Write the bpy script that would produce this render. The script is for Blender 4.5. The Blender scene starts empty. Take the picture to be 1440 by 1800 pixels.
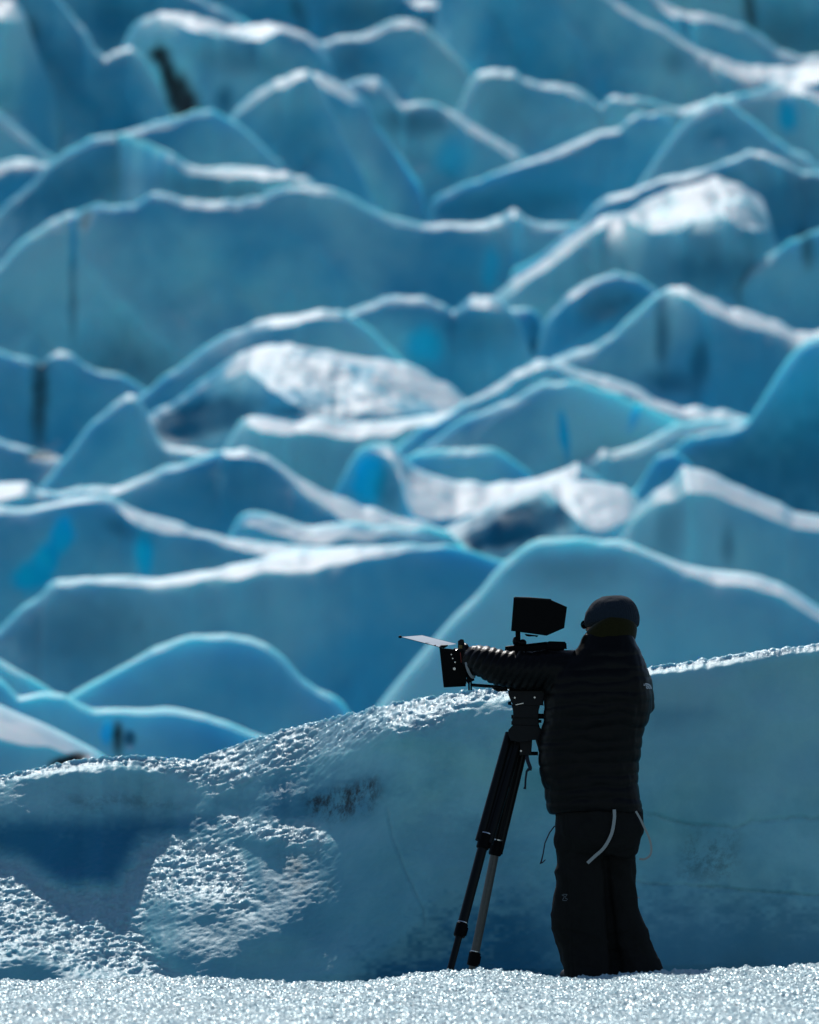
import bpy, bmesh, math, random
import numpy as np
from mathutils import Vector, Matrix

# ---------------------------------------------------------------- camera, sky, sun, exposure
W0, H0 = 1440.0, 1800.0          # the photograph's own frame
FPX = 11550.0                    # focal length in photograph pixels
CAM_Z = 1.30
PITCH = math.atan(325.0 / FPX)   # horizon sits 325 px under the middle
SUN_EL, SUN_AZ = math.radians(44), math.radians(-9)   # behind the scene, a little to the left
scene = bpy.context.scene
cd = bpy.data.cameras.new('camera')
cam = bpy.data.objects.new('camera', cd)
scene.collection.objects.link(cam)
cam.location = (0, 0, CAM_Z)
cam.rotation_euler = (math.radians(90) + PITCH, 0, 0)
cd.sensor_fit = 'VERTICAL'
cd.sensor_height = 24.0
cd.lens = 24.0 * FPX / H0
cd.clip_start, cd.clip_end = 0.5, 6000
cd.dof.use_dof = True
cd.dof.focus_distance = 30.0
cd.dof.aperture_fstop = (cd.lens / 1000) / 0.062
scene.camera = cam

world = bpy.data.worlds.new('World')
scene.world = world
world.use_nodes = True
wn = world.node_tree
sky = wn.nodes.new('ShaderNodeTexSky')
sky.sky_type = 'NISHITA'
sky.sun_disc = False
sky.sun_elevation, sky.sun_rotation = SUN_EL, SUN_AZ
sky.altitude = 600
sky.air_density, sky.dust_density, sky.ozone_density = 1.0, 0.4, 1.4
bg = wn.nodes['Background']
bg.inputs['Strength'].default_value = 0.10
wn.links.new(sky.outputs[0], bg.inputs['Color'])

sd = bpy.data.lights.new('sun', 'SUN')
sd.energy, sd.angle, sd.color = 3.3, math.radians(0.5), (1.0, 0.97, 0.93)
sun = bpy.data.objects.new('sun', sd)
scene.collection.objects.link(sun)
sdir = Vector((math.sin(SUN_AZ) * math.cos(SUN_EL), math.cos(SUN_AZ) * math.cos(SUN_EL), math.sin(SUN_EL)))
sun.rotation_euler = sdir.to_track_quat('Z', 'Y').to_euler()
scene.view_settings.view_transform = 'Standard'
scene.view_settings.look = 'None'
scene.view_settings.gamma = 1
scene.view_settings.exposure = -0.1
scene.view_settings.use_curve_mapping = False
scene.cycles.use_denoising = True
scene.cycles.max_bounces = 8
scene.cycles.diffuse_bounces = 4
scene.cycles.sample_clamp_indirect = 6
scene.cycles.caustics_reflective = False
scene.cycles.caustics_refractive = False

# ---------------------------------------------------------------- helpers
CT, ST = math.cos(PITCH), math.sin(PITCH)
def P(px, py, d):
    """photograph pixel + distance along the ground axis -> point (numpy friendly)"""
    cx = (np.asarray(px, float) - W0 / 2) / FPX
    cy = (H0 / 2 - np.asarray(py, float)) / FPX
    fy = CT - cy * ST            # world y of the ray
    fz = ST + cy * CT
    d = np.asarray(d, float)
    return np.stack(np.broadcast_arrays(cx / fy * d, d, CAM_Z + fz / fy * d), -1)

def hash3(i, j, k, seed):
    n = (i * 374761393 + j * 668265263 + k * 2147483647 + seed * 1274126177) & 0xFFFFFFFF
    n = ((n ^ (n >> 13)) * 1274126177) & 0xFFFFFFFF
    n = ((n ^ (n >> 16)) * 2246822519) & 0xFFFFFFFF
    return ((n ^ (n >> 15)) & 0xFFFFFF) / float(0x800000) - 1.0

def vnoise(x, y, z=0.0, seed=0):
    x, y, z = np.broadcast_arrays(np.asarray(x, float), np.asarray(y, float), np.asarray(z, float))
    xi, yi, zi = np.floor(x).astype(np.int64), np.floor(y).astype(np.int64), np.floor(z).astype(np.int64)
    fx, fy, fz = x - xi, y - yi, z - zi
    ux, uy, uz = [f * f * f * (f * (f * 6 - 15) + 10) for f in (fx, fy, fz)]
    r = 0
    for a in (0, 1):
        wx = ux if a else 1 - ux
        for b in (0, 1):
            wy = uy if b else 1 - uy
            for c in (0, 1):
                wz = uz if c else 1 - uz
                r = r + wx * wy * wz * hash3(xi + a, yi + b, zi + c, seed)
    return r

def fbm(x, y, z=0.0, seed=0, octaves=4, gain=0.5, lac=2.03):
    r, a = 0, 1.0
    for o in range(octaves):
        r = r + a * vnoise(np.asarray(x) * lac ** o, np.asarray(y) * lac ** o, np.asarray(z) * lac ** o, seed + 17 * o)
        a *= gain
    return r

def sstep(a, b, x):
    t = np.clip((x - a) / (b - a), 0, 1)
    return t * t * (3 - 2 * t)

def link(o, parent=None):
    scene.collection.objects.link(o)
    if parent is not None:
        o.parent = parent
    return o

def tag(o, label=None, cat=None, group=None, kind=None):
    for k, v in (('label', label), ('category', cat), ('group', group), ('kind', kind)):
        if v:
            o[k] = v
    return o

def grid_mesh(name, V, mat, parent=None, close_u=False, attrs=None, smooth=True, caps=False):
    """V: (nu, nv, 3) grid of points -> mesh object; close_u wraps the first index"""
    nu, nv = V.shape[:2]
    idx = np.arange(nu * nv).reshape(nu, nv)
    if close_u:
        idx = np.concatenate([idx, idx[:1]], 0)
    q = np.stack([idx[:-1, :-1], idx[1:, :-1], idx[1:, 1:], idx[:-1, 1:]], -1).reshape(-1, 4)
    faces = q.ravel()
    me = bpy.data.meshes.new(name)
    me.vertices.add(nu * nv)
    me.vertices.foreach_set('co', V.reshape(-1).astype(np.float32))
    caplist = []
    if caps and close_u:
        caplist = [list(range(0, nu * nv, nv))[::-1], list(range(nv - 1, nu * nv, nv))]
    nl = len(faces) + sum(len(c) for c in caplist)
    me.loops.add(nl)
    allv = np.concatenate([faces] + [np.array(c) for c in caplist]) if caplist else faces
    me.loops.foreach_set('vertex_index', allv.astype(np.int32))
    nq = len(q)
    starts = list(np.arange(nq) * 4)
    tot = nq * 4
    for c in caplist:
        starts.append(tot); tot += len(c)
    me.polygons.add(len(starts))
    me.polygons.foreach_set('loop_start', np.array(starts, np.int32))
    if smooth:
        me.polygons.foreach_set('use_smooth', np.ones(len(starts), bool))
    me.update(calc_edges=True)
    me.validate()
    for k, a in (attrs or {}).items():
        at = me.attributes.new(k, 'FLOAT', 'POINT')
        at.data.foreach_set('value', np.asarray(a, np.float32).ravel())
    me.materials.append(mat)
    return link(bpy.data.objects.new(name, me), parent)

# ---------------------------------------------------------------- materials
def new_mat(name):
    m = bpy.data.materials.new(name)
    m.use_nodes = True
    nt = m.node_tree
    return m, nt, nt.nodes['Principled BSDF']

class NT:
    def __init__(s, nt): s.nt = nt
    def node(s, t, **kw):
        n = s.nt.nodes.new(t)
        for k, v in kw.items(): setattr(n, k, v)
        return n
    def sock(s, node, name, v):
        i = node.inputs[name]
        if isinstance(v, bpy.types.NodeSocket): s.nt.links.new(v, i)
        else: i.default_value = v
    def math(s, op, a, b=0.0, c=None, clamp=False):
        n = s.node('ShaderNodeMath', operation=op, use_clamp=clamp)
        s.sock(n, 0, a); s.sock(n, 1, b)
        if c is not None: s.sock(n, 2, c)
        return n.outputs[0]
    def mix(s, f, a, b):
        n = s.node('ShaderNodeMix', data_type='RGBA')
        s.sock(n, 0, f)
        for i, v in ((6, a), (7, b)):
            if isinstance(v, bpy.types.NodeSocket): s.nt.links.new(v, n.inputs[i])
            else: n.inputs[i].default_value = (*v, 1)
        return n.outputs[2]
    def noise(s, vec, scale, detail=4, rough=0.55):
        n = s.node('ShaderNodeTexNoise')
        s.nt.links.new(vec, n.inputs['Vector'])
        n.inputs['Scale'].default_value = scale
        n.inputs['Detail'].default_value = detail
        n.inputs['Roughness'].default_value = rough
        return n.outputs['Fac']
    def ramp(s, f, a, b, lo=0.0, hi=1.0):
        n = s.node('ShaderNodeMapRange', interpolation_type='SMOOTHSTEP')
        s.sock(n, 0, f)
        n.inputs[1].default_value, n.inputs[2].default_value = a, b
        n.inputs[3].default_value, n.inputs[4].default_value = lo, hi
        return n.outputs[0]
    def attr(s, name):
        return s.node('ShaderNodeAttribute', attribute_name=name).outputs['Fac']

def ice_material(name, unit, ice=(0.34, 0.70, 0.75), sss=1.0, snow=(0.62, 0.74, 0.77), snow_lo=0.66, snow_hi=0.94, bump=0.35, sparkle=False):
    """glacier ice: blue body, white weathered crust on whatever lies flat, deep-blue clear ice, painted navy shade, dark silt and dark holes by attribute.
    unit = size in metres of the surface grain"""
    m, nt, bs = new_mat(name)
    g = NT(nt)
    pos = g.node('ShaderNodeNewGeometry')
    P_, N_ = pos.outputs['Position'], pos.outputs['True Normal']
    sep = g.node('ShaderNodeSeparateXYZ'); nt.links.new(N_, sep.inputs[0])
    nz = sep.outputs[2]
    n1 = g.noise(P_, 0.08 / unit, 5)
    n2 = g.noise(P_, 0.6 / unit, 5, 0.65)
    stretch = g.node('ShaderNodeMapping'); nt.links.new(P_, stretch.inputs[0]); stretch.inputs['Scale'].default_value = (0.6, 1, 1)
    n3 = g.noise(stretch.outputs[0], 0.35 / unit, 4)
    # body colour: bubbly pale ice against denser blue ice
    dense_and_shade = g.ramp(n1, 0.36, 0.62)
    streak = g.ramp(n3, 0.42, 0.68)
    body = g.mix(g.math('MULTIPLY', dense_and_shade, 0.95), ice, (ice[0] * 0.18, ice[1] * 0.58, ice[2] * 0.78))
    body = g.mix(g.math('MULTIPLY', streak, 0.22), body, (0.38, 0.62, 0.67))
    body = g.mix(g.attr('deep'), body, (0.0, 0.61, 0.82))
    body = g.mix(g.attr('dense'), body, (0.012, 0.17, 0.27))  # navy marks: painted shade of hollows and face bases, plus thinner crust
    lim = g.math('ADD', g.math('ADD', nz, g.math('MULTIPLY', g.attr('cap'), 0.3)), g.math('MULTIPLY', g.math('SUBTRACT', n2, 0.5), 0.45))
    crust = g.ramp(lim, snow_lo, snow_hi)
    crust = g.math('MULTIPLY', crust, g.math('SUBTRACT', 1.0, g.attr('bare')))
    col = g.mix(crust, body, snow)
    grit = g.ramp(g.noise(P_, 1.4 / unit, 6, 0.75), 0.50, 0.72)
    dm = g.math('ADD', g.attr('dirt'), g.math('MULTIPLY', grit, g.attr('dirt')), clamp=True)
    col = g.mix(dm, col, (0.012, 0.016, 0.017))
    nt.links.new(col, bs.inputs['Base Color'])
    nt.links.new(g.math('MULTIPLY', g.math('SUBTRACT', 1.0, dm), 1.0), bs.inputs['Subsurface Weight'])
    bs.inputs['Subsurface Scale'].default_value = sss
    bs.inputs['Subsurface Radius'].default_value = (0.18, 0.85, 1.0)
    bs.inputs['Roughness'].default_value = 0.55
    bs.inputs['Specular IOR Level'].default_value = 0.35
    bs.inputs['IOR'].default_value = 1.31
    bn = g.node('ShaderNodeBump')
    bn.inputs['Strength'].default_value = bump
    bn.inputs['Distance'].default_value = unit * 0.16
    nt.links.new(g.noise(P_, 1.0 / unit, 6, 0.7), bn.inputs['Height'])
    nt.links.new(bn.outputs[0], bs.inputs['Normal'])
    return m
# ---------------------------------------------------------------- the icefall: one thing per ridge
M_ICE = ice_material('glacier_ice', 0.5, sss=0.6)
def ground_z(y):
    """bed of the glacier under the ridges"""
    y = np.asarray(y, float)
    py = np.interp(y, [34, 62, 100, 150, 200, 300, 420], [2100, 1750, 1450, 1120, 800, 260, -150])
    return P(720, py, y)[..., 2]

RIDGES = []
def ridge(label, D, pts, base=None, face=75, top=17, back=62, seed=None, rough=1.0, marks=(), left_in=None):
    RIDGES.append(dict(label=label, D=D, pts=pts, face=face, top=top, back=back, seed=seed if seed is not None else int(D * 7) + len(RIDGES), rough=rough, marks=marks, left_in=left_in))

def build_ridge(r):
    pts = np.array([(p[0], p[1], p[2] if len(p) > 2 else 6) for p in r['pts']], float)
    D, seed = r['D'], r['seed']
    # ridges cut by the frame go on beyond it
    rs = random.Random(seed)
    if pts[0, 0] < -140:
        y0 = min(pts[0, 1], pts[1, 1] + 60)
        pts[0, 1] = y0
        pts = np.concatenate([[[x, y0 + rs.uniform(-70, 70), rs.uniform(8, 22)] for x in range(-1400, -300, 170)], pts])
    if pts[-1, 0] > 1600:
        y0 = pts[-1, 1]
        pts = np.concatenate([pts, [[x, y0 + rs.uniform(-70, 70), rs.uniform(8, 22)] for x in range(1850, 2900, 170)]])
    # both ends run down and back into the ice behind
    xa, xb = pts[0, 0], pts[-1, 0]
    drop_px = 420.0
    pts = np.concatenate([[[xa - 75, pts[0, 1] + drop_px, 5]], pts, [[xb + 75, pts[-1, 1] + drop_px, 5]]])
    ppm = FPX / D
    x0, x1 = pts[0, 0], pts[-1, 0]
    nc = int((x1 - x0) / 3.0) + 2
    px = np.linspace(x0, x1, nc)
    # smooth interpolation (piecewise linear then a short blur so crests keep their angles)
    def interp(col, k):
        f = np.interp(px, pts[:, 0], pts[:, col])
        if k > 1 and nc > 3 * k:
            ker = np.hanning(k + 2)[1:-1]; ker /= ker.sum()
            f = np.convolve(np.pad(f, k // 2, mode='edge'), ker, 'valid')[:nc]
        return f
    cy, w = interp(1, 5), interp(2, 9)
    crest = P(px, cy, D)
    X = crest[:, 0]
    rg = r['rough']
    w_m = np.maximum(w, 2) / ppm
    # metres of small irregularity along the crest
    jag = (0.075 * vnoise(X * 1.1, 3.1, seed=seed) + 0.045 * vnoise(X * 3.3, 7.7, seed=seed + 5)) * rg * min(1.0, D / 150)
    cz = crest[:, 2] + jag
    eo = r.get('endoff', 4.0)
    off = eo * (1 - sstep(xa - 70, xa + 60, px)) + eo * sstep(xb - 60, xb + 70, px)
    if r['left_in']: off = off + r['left_in'][1] * (1 - sstep(r['left_in'][0] - 70, r['left_in'][0] + 70, px))
    cyy = D + off + 0.4 * vnoise(X * 0.25, 1.7, seed=seed + 9) + 0.10 * vnoise(X * 0.8, 5.7, seed=seed + 3)
    # keep the traced outline although the crest wanders in depth
    cz = CAM_Z + (cz - CAM_Z) * cyy / D
    bottom = ground_z(D) - 1.5
    bottom = min(bottom, ground_z(D) - 1.5)
    H = np.maximum(cz - bottom, 0.6)
    cz = bottom + H
    calm = 1 - 0.9 * sstep(28, 60, w)
    tb = w_m * np.maximum(0.15, 0.95 + (1 - sstep(12, 20, w)) * 0.3 * vnoise(X * 0.5, 2.9, seed=seed + 24) + calm * 0.45 * vnoise(X * 0.9, 9.2, seed=seed + 21) + calm * 0.25 * vnoise(X * 2.6, 9.9, seed=seed + 22))
    ct_top = (1 / np.tan(np.radians(r['top'] + 19 * (1 - sstep(8, 24, w)) + 6 * calm * vnoise(X * 0.7, 6.6, seed=seed + 23))))[None]
    ct_face = 1 / math.tan(math.radians(r['face']))
    ct_back = 1 / math.tan(math.radians(r['back']))
    nb, nf, nk = 10 + int(min(60, w.max() / 3)), 46, 16
    rows = []
    hb = np.concatenate([np.linspace(0, 1, nb), ])[:, None]
    drop_b = hb * tb[None]
    out_b = drop_b * ct_top
    # the lip rolls over instead of breaking sharply
    s = (np.linspace(0, 1, nf) ** 1.5)[1:, None]
    drop_f = tb[None] + s * (H - tb)[None]
    u = (drop_f - tb[None])
    roll = 0.25 * np.minimum(tb, 0.8)[None] * (1 - np.exp(-u / (0.12 + 0.3 * tb[None])))
    bell = 0.10 * np.sin(np.clip(u / np.maximum(H - tb, 0.1)[None], 0, 1) * np.pi) * (H[None] * 0.6)
    # the face leans back near the crest and steepens towards its foot
    un = u / 2.4
    slope_var = 1 + 0.30 * vnoise(X * 0.16, 8.8, seed=seed + 77)[None]
    kw = min(61, (nc // 4) * 2 + 1)
    kk = np.hanning(kw + 2)[1:-1]; kk /= kk.sum()
    ob = out_b[-1]
    obs = np.convolve(np.pad(ob, kw // 2, mode='edge'), kk, 'valid')[:nc]
    near = np.exp(-u / 0.7)
    out_f = ob[None] * near + obs[None] * (1 - near) + roll + slope_var * (0.72 * 2.0 * (1 - np.exp(-u / 2.0)) + 0.02 * u)
    drop = np.concatenate([drop_b, drop_f], 0)
    out = np.concatenate([out_b, out_f], 0)
    Yf = cyy[None] - out
    fade = 1 - np.exp(-drop / 0.25)
    Yf = Yf - fade * 0.10 * vnoise(X * 0.8, 5.7, seed=seed + 3)[None]
    Zf = cz[None] - drop - jag[None] * fade
    Xf = np.repeat(X[None], len(drop), 0)
    # relief of the faces: broad flutes, scallops, and mottled hummocks on the flat tops
    isface = np.clip((drop - tb[None]) / 0.8, 0, 1)
    deepface = np.clip((drop - tb[None]) / 3.0, 0, 1)
    bigtop = np.clip(tb / 1.2, 0, 1)[None] * (1 - isface) * np.clip(drop / 0.3, 0, 1)
    sk = 0.5 * vnoise(seed * 0.37, 1.1)
    fold = lambda t: np.abs((t - np.floor(t)) * 2 - 1)
    f1 = fold(Xf * 0.15 + Zf * (0.10 + sk * 0.2) + seed * 0.31 + 0.35 * vnoise(Xf * 0.12, Zf * 0.12, seed=seed + 81))
    f2 = fold(Xf * 0.11 - Zf * (0.16 - sk * 0.2) + seed * 0.53 + 0.35 * vnoise(Xf * 0.15, Zf * 0.10, seed=seed + 82))
    rel = rg * deepface * (1.1 * (f1 - 0.5) + 0.9 * (np.minimum(f2, 0.7) - 0.4) + 0.55 * vnoise(Xf * 0.28 + Zf * sk, Zf * 0.24, seed=seed + 31) - 0.45 * np.abs(vnoise(Xf * 0.45 - Zf * (0.2 + sk), Zf * 0.30 + 3, seed=seed + 32)) + 0.20 * vnoise(Xf * 0.9 + Zf * sk, Zf * 0.7, seed=seed + 33)
                    + 0.08 * vnoise(Xf * 2.0, Zf * 1.8, seed=seed + 35) + 0.03 * vnoise(Xf * 5.0, Zf * 4.0, seed=seed + 36))
    Yf = Yf - rel
    hum = 0.15 * fbm(Xf * 0.55, Yf * 0.35, 0, seed + 41, 4, 0.45)
    hum = hum + 0.032 * fbm(Xf * 2.2, Yf * 1.6, 0, seed + 43, 3, 0.6)
    Zf = Zf + hum * bigtop * (np.clip(tb, 0, 2)[None] * 0.75)
    small = 0.012 * vnoise(Xf * 4.5, Yf * 4.5, seed=seed + 51) * np.clip(drop / 0.1, 0, 1)
    Zf = Zf + small * (1 - isface)
    # keep the drop monotone against the outline: nothing may rise over the crest
    s = np.linspace(0, 1, nk + 1)[1:, None] ** 1.4
    dropk = s * (H + 0.5)[None]
    Yk = cyy[None] + 0.10 * (1 - np.exp(-dropk / 0.08)) + dropk * ct_back + rg * 0.3 * vnoise(np.repeat(X[None], nk, 0) * 0.4, dropk * 0.3, seed=seed + 61) * np.clip(dropk, 0, 1)
    Zk = cz[None] - dropk
    Xk = np.repeat(X[None], nk, 0)
    V = np.stack([np.concatenate([Xk[::-1], Xf]), np.concatenate([Yk[::-1], Yf]), np.concatenate([Zk[::-1], Zf])], -1)
    # where each point shows in the photograph, for the marks that lie on the face
    fx = V[..., 0] / V[..., 1]; fz = (V[..., 2] - CAM_Z) / V[..., 1]
    ipy = H0 / 2 - FPX * (fz * CT - ST) / (CT + fz * ST)
    ipx = W0 / 2 + FPX * fx / (CT + fz * ST)
    dense_and_shade = np.zeros(ipx.shape); deep = np.zeros(ipx.shape); dirt_and_dark = np.zeros(ipx.shape)
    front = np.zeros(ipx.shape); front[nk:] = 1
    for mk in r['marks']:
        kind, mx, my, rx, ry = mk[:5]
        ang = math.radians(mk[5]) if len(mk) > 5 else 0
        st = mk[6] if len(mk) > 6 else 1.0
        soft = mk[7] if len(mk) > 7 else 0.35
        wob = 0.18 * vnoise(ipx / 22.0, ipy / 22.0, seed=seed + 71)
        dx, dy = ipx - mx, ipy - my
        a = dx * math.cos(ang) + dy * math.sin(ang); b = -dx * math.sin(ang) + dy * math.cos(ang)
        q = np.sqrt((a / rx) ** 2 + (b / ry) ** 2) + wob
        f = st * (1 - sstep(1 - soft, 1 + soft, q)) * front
        if kind == 'deep' and st <= 0.62: kind = 'dense'; f = np.clip(f * 1.4, 0, 1)  # weaker deep marks turn navy, most of them painted shade
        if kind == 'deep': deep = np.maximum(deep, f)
        elif kind == 'dense': dense_and_shade = np.maximum(dense_and_shade, f)
        else: dirt_and_dark = np.maximum(dirt_and_dark, f)
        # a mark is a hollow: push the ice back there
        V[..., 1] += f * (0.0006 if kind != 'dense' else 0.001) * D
    o = grid_mesh('ice_ridge', V, M_ICE, close_u=True, caps=True, attrs={'deep': deep, 'dirt': dirt_and_dark, 'dense': dense_and_shade, 'cap': np.concatenate([np.zeros((nk, nc)), bigtop * (1 - 2.4 * np.clip(fbm(Xf * 0.9, Yf * 0.45, 0, seed + 91, 4, 0.6) - 0.05 - 0.25 * (1 - np.clip(drop / np.maximum(tb, .2)[None], 0, 1)), 0, 1))]), 'bare': np.maximum(0.6 * deep, 0.9 * dense_and_shade)})
    # origin at the foot of the ridge
    c = Vector((float(X.mean()), float(D), float(bottom)))
    o.data.transform(Matrix.Translation(-c)); o.location = c
    tag(o, r['label'], 'ice ridge', 'ice ridges of the icefall')
    return o

ridge('low white-topped ice hump at the left edge above the snow bank', 62, [(-200,1175,60),(0,1237,62),(60,1262,52),(120,1292,36),(170,1318,20),(205,1340,14),(260,1400,10)], top=16, marks=[('dirt',120,1338,38,10,-15)])  # the dark hole in the hump is painted in as colour
ridge('pale thin-crested ice ridge just above the snow bank with a small turquoise hole', 68, [(-200,1150,10),(-60,1165,10),(0,1193,10),(30,1222,12),(70,1214,10),(110,1218,9),(135,1232,10),(160,1243,9),(200,1246,9),(285,1243,9),(360,1252,9),(400,1268,9),(440,1285,10),(480,1300,9),(540,1330,9),(640,1400,8)],
      marks=[('deep',188,1290,14,22,0,0.8),('deep',228,1298,12,14,0,0.6),('dirt',207,1302,9,26,0,0.8,0.8)])
ridge('short ice crest with glinting tip at the left edge', 74, [(-200,1060,12),(-80,1110,12),(0,1157,14),(30,1175,16),(60,1192,10),(100,1215,10),(130,1235,10),(180,1275,10),(280,1360,8)])
ridge('smooth rounded blue ice dome with one bright right flank', 80, [(20,1300,8),(60,1255,8),(112,1222,9),(150,1202,10),(200,1172,10),(270,1135,10),(340,1118,10),(400,1114,11),(440,1120,12),(470,1132,14),(500,1157,16),(530,1195,18),(560,1218,18),(590,1232,16),(605,1245,10),(625,1275,8),(700,1370,8)])
ridge('large blue ice slab rising behind the photographer and the monitor', 92, [(540,1430,10),(620,1310,10),(660,1243,12),(680,1215,14),(700,1190,14),(750,1130,14),(800,1075,14),(850,1025,14),(890,985,12),(920,963,10),(950,952,10),(1000,948,9),(1080,946,14),(1110,952,18),(1150,968,20),(1200,988,22),(1250,1000,20),(1300,1004,22),(1370,1020,26),(1410,1045,26),(1440,1065,24),(1640,1180,20)],
      marks=[('deep',1000,1000,90,30,0,0.25,0.9)])
ridge('wide dark blue ice wall behind the camera lens, its bright crest crossing the middle', 102, [(-260,1330,10),(-60,1150,12),(0,1108,14),(35,1070,14),(65,1048,12),(75,1040,10),(82,1025,10),(100,1017,14),(150,1014,14),(200,1016,14),(250,1015,14),(300,1010,18),(360,1002,24),(420,992,24),(480,980,26),(540,968,28),(620,962,24),(700,958,14),(760,958,9),(820,970,8),(870,985,8),(900,990,8),(960,1010,8),(1080,1080,8)],
      marks=[('deep',150,1120,120,60,0,0.35,0.9)])
ridge('ice ridge with two vivid blue hollows near the left edge', 112, [(-260,930,14),(0,893,18),(50,890,12),(90,880,16),(150,874,16),(200,872,10),(225,885,20),(260,900,26),(300,915,28),(340,930,28),(400,943,30),(450,950,28),(520,958,22),(600,962,16),(700,975,10),(860,1060,8)],
      marks=[('deep',108,945,22,40,20),('deep',55,1015,34,24,0),('deep',80,985,22,40,30),('deep',253,975,17,38,-6,0.95),('deep',225,930,40,18,20,0.35,0.8)])
ridge('steel-blue ice face right of the white snow saddle', 112, [(1020,1030,8),(1060,980,10),(1095,935,14),(1110,900,26),(1147,862,28),(1180,842,40),(1200,814,62),(1230,820,55),(1270,838,45),(1320,862,42),(1370,882,36),(1390,895,26),(1440,905,24),(1660,950,20)],
      marks=[('deep',1180,930,26,70,15,0.3,0.8),('deep',1280,960,12,30,0,0.35,0.8)])
ridge('grey rippled ice shelf under the snow-filled hollow', 117, [(360,1010,6),(405,940,6),(420,915,18),(440,906,32),(480,908,34),(560,920,34),(640,925,30),(700,927,22),(750,930,14),(790,940,6),(850,990,6)], top=31, rough=1.4)
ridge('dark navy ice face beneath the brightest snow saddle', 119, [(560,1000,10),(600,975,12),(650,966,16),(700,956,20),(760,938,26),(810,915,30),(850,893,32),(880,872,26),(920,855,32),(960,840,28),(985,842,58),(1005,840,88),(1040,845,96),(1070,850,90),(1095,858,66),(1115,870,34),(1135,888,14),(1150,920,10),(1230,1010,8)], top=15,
      marks=[('dense',895,928,105,36,-12,1.0,0.3)])  # shade of the hollow below the saddle, painted navy
ridge('pointed pale ice tent with white rims left of the small cave', 122, [(-260,865,50),(0,842,46),(50,842,38),(65,860,20),(100,870,14),(140,860,16),(200,850,16),(260,835,16),(320,816,12),(380,797,10),(395,788,20),(430,790,26),(470,798,28),(500,818,28),(540,845,28),(590,872,28),(640,895,30),(700,905,30),(740,912,20),(860,960,8)],
      marks=[('deep',400,860,60,50,0,0.25,0.9)])
ridge('ice hump with a vivid turquoise cave and broad white right slope', 126, [(500,960,8),(540,920,8),(580,880,9),(600,850,10),(615,820,12),(630,797,12),(655,786,14),(685,785,18),(700,795,30),(715,812,92),(730,825,95),(760,838,85),(800,850,70),(850,852,55),(900,848,45),(940,838,40),(1000,822,40),(1015,812,20),(1060,850,8),(1140,930,8)], top=16,
      marks=[('deep',648,845,32,46,8,1.0,0.4),('deep',690,860,24,40,0,0.45,0.6)])
ridge('small dark leaf-shaped ice fin beside the snow saddle on the right', 128, [(1080,930,6),(1110,880,6),(1125,852,8),(1137,830,9),(1155,805,9),(1185,795,9),(1210,812,9),(1240,850,8),(1330,950,8)])
ridge('thin curved turquoise ice fin like a leaf in the middle', 129.5, [(640,930,8),(690,840,8),(715,808,8),(735,797,10),(770,790,9),(830,784,9),(863,790,8),(897,811,8),(930,834,8),(970,890,8),(1040,980,8)])
ridge('sharp upright ice spike on the left with a curved white saddle', 130, [(-60,980,8),(20,905,8),(65,862,8),(90,835,10),(115,800,10),(140,765,10),(165,735,10),(200,705,10),(225,688,12),(240,690,12),(250,705,10),(262,735,10),(275,765,12),(290,780,16),(315,785,20),(350,788,20),(390,790,16),(430,800,10),(560,880,8)])
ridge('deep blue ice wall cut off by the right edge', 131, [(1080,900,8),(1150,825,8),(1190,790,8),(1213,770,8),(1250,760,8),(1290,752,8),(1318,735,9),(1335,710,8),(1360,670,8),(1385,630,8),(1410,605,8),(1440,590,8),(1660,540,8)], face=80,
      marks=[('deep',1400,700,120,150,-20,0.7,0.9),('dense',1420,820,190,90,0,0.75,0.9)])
ridge('slim pale ice crest leading down to the bright snow tip on the right', 134, [(900,900,8),(960,850,10),(1000,822,14),(1030,800,16),(1060,787,18),(1075,792,14),(1093,787,9),(1160,762,9),(1200,750,10),(1243,743,10),(1290,742,14),(1320,738,10),(1350,790,8),(1420,860,8)])
ridge('small shadowed ice crest low at the left edge beside the spike', 138, [(-260,750,12),(-60,765,12),(5,772,10),(33,782,10),(67,790,10),(100,797,9),(140,820,8),(240,900,8)], marks=[('dirt',75,800,30,7,0,0.7)])
ridge('white snow shelf below the big sunlit mound', 141.5, [(330,880,8),(380,812,8),(400,778,12),(420,750,14),(445,733,26),(500,738,30),(560,742,34),(600,745,38),(660,742,40),(720,742,30),(780,725,20),(820,705,12),(860,700,6),(960,760,6)], top=15, rough=1.3)
ridge('thin-edged pale ice slab in the centre right with narrow blue slots', 135.5, [(640,870,8),(700,812,8),(737,787,8),(775,760,8),(813,737,8),(860,713,8),(913,690,8),(960,668,8),(1020,672,8),(1100,705,8),(1200,745,8),(1340,830,8)],
      marks=[('deep',992,765,9,42,-8,0.95),('deep',1115,730,7,30,18,0.7)])
ridge('ice slab whose straight bright crest descends to the blue wall on the right', 138.5, [(660,820,6),(740,758,10),(790,725,12),(820,705,14),(850,688,24),(880,670,30),(910,652,34),(940,640,32),(960,638,26),(1000,648,22),(1050,662,22),(1100,680,24),(1150,697,26),(1200,712,28),(1260,725,26),(1300,730,22),(1318,733,12),(1350,760,8),(1450,850,8)], rough=1.2,
      marks=[('deep',992,765,10,42,-8,0.9),('deep',1115,735,9,34,18,0.6)])
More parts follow.
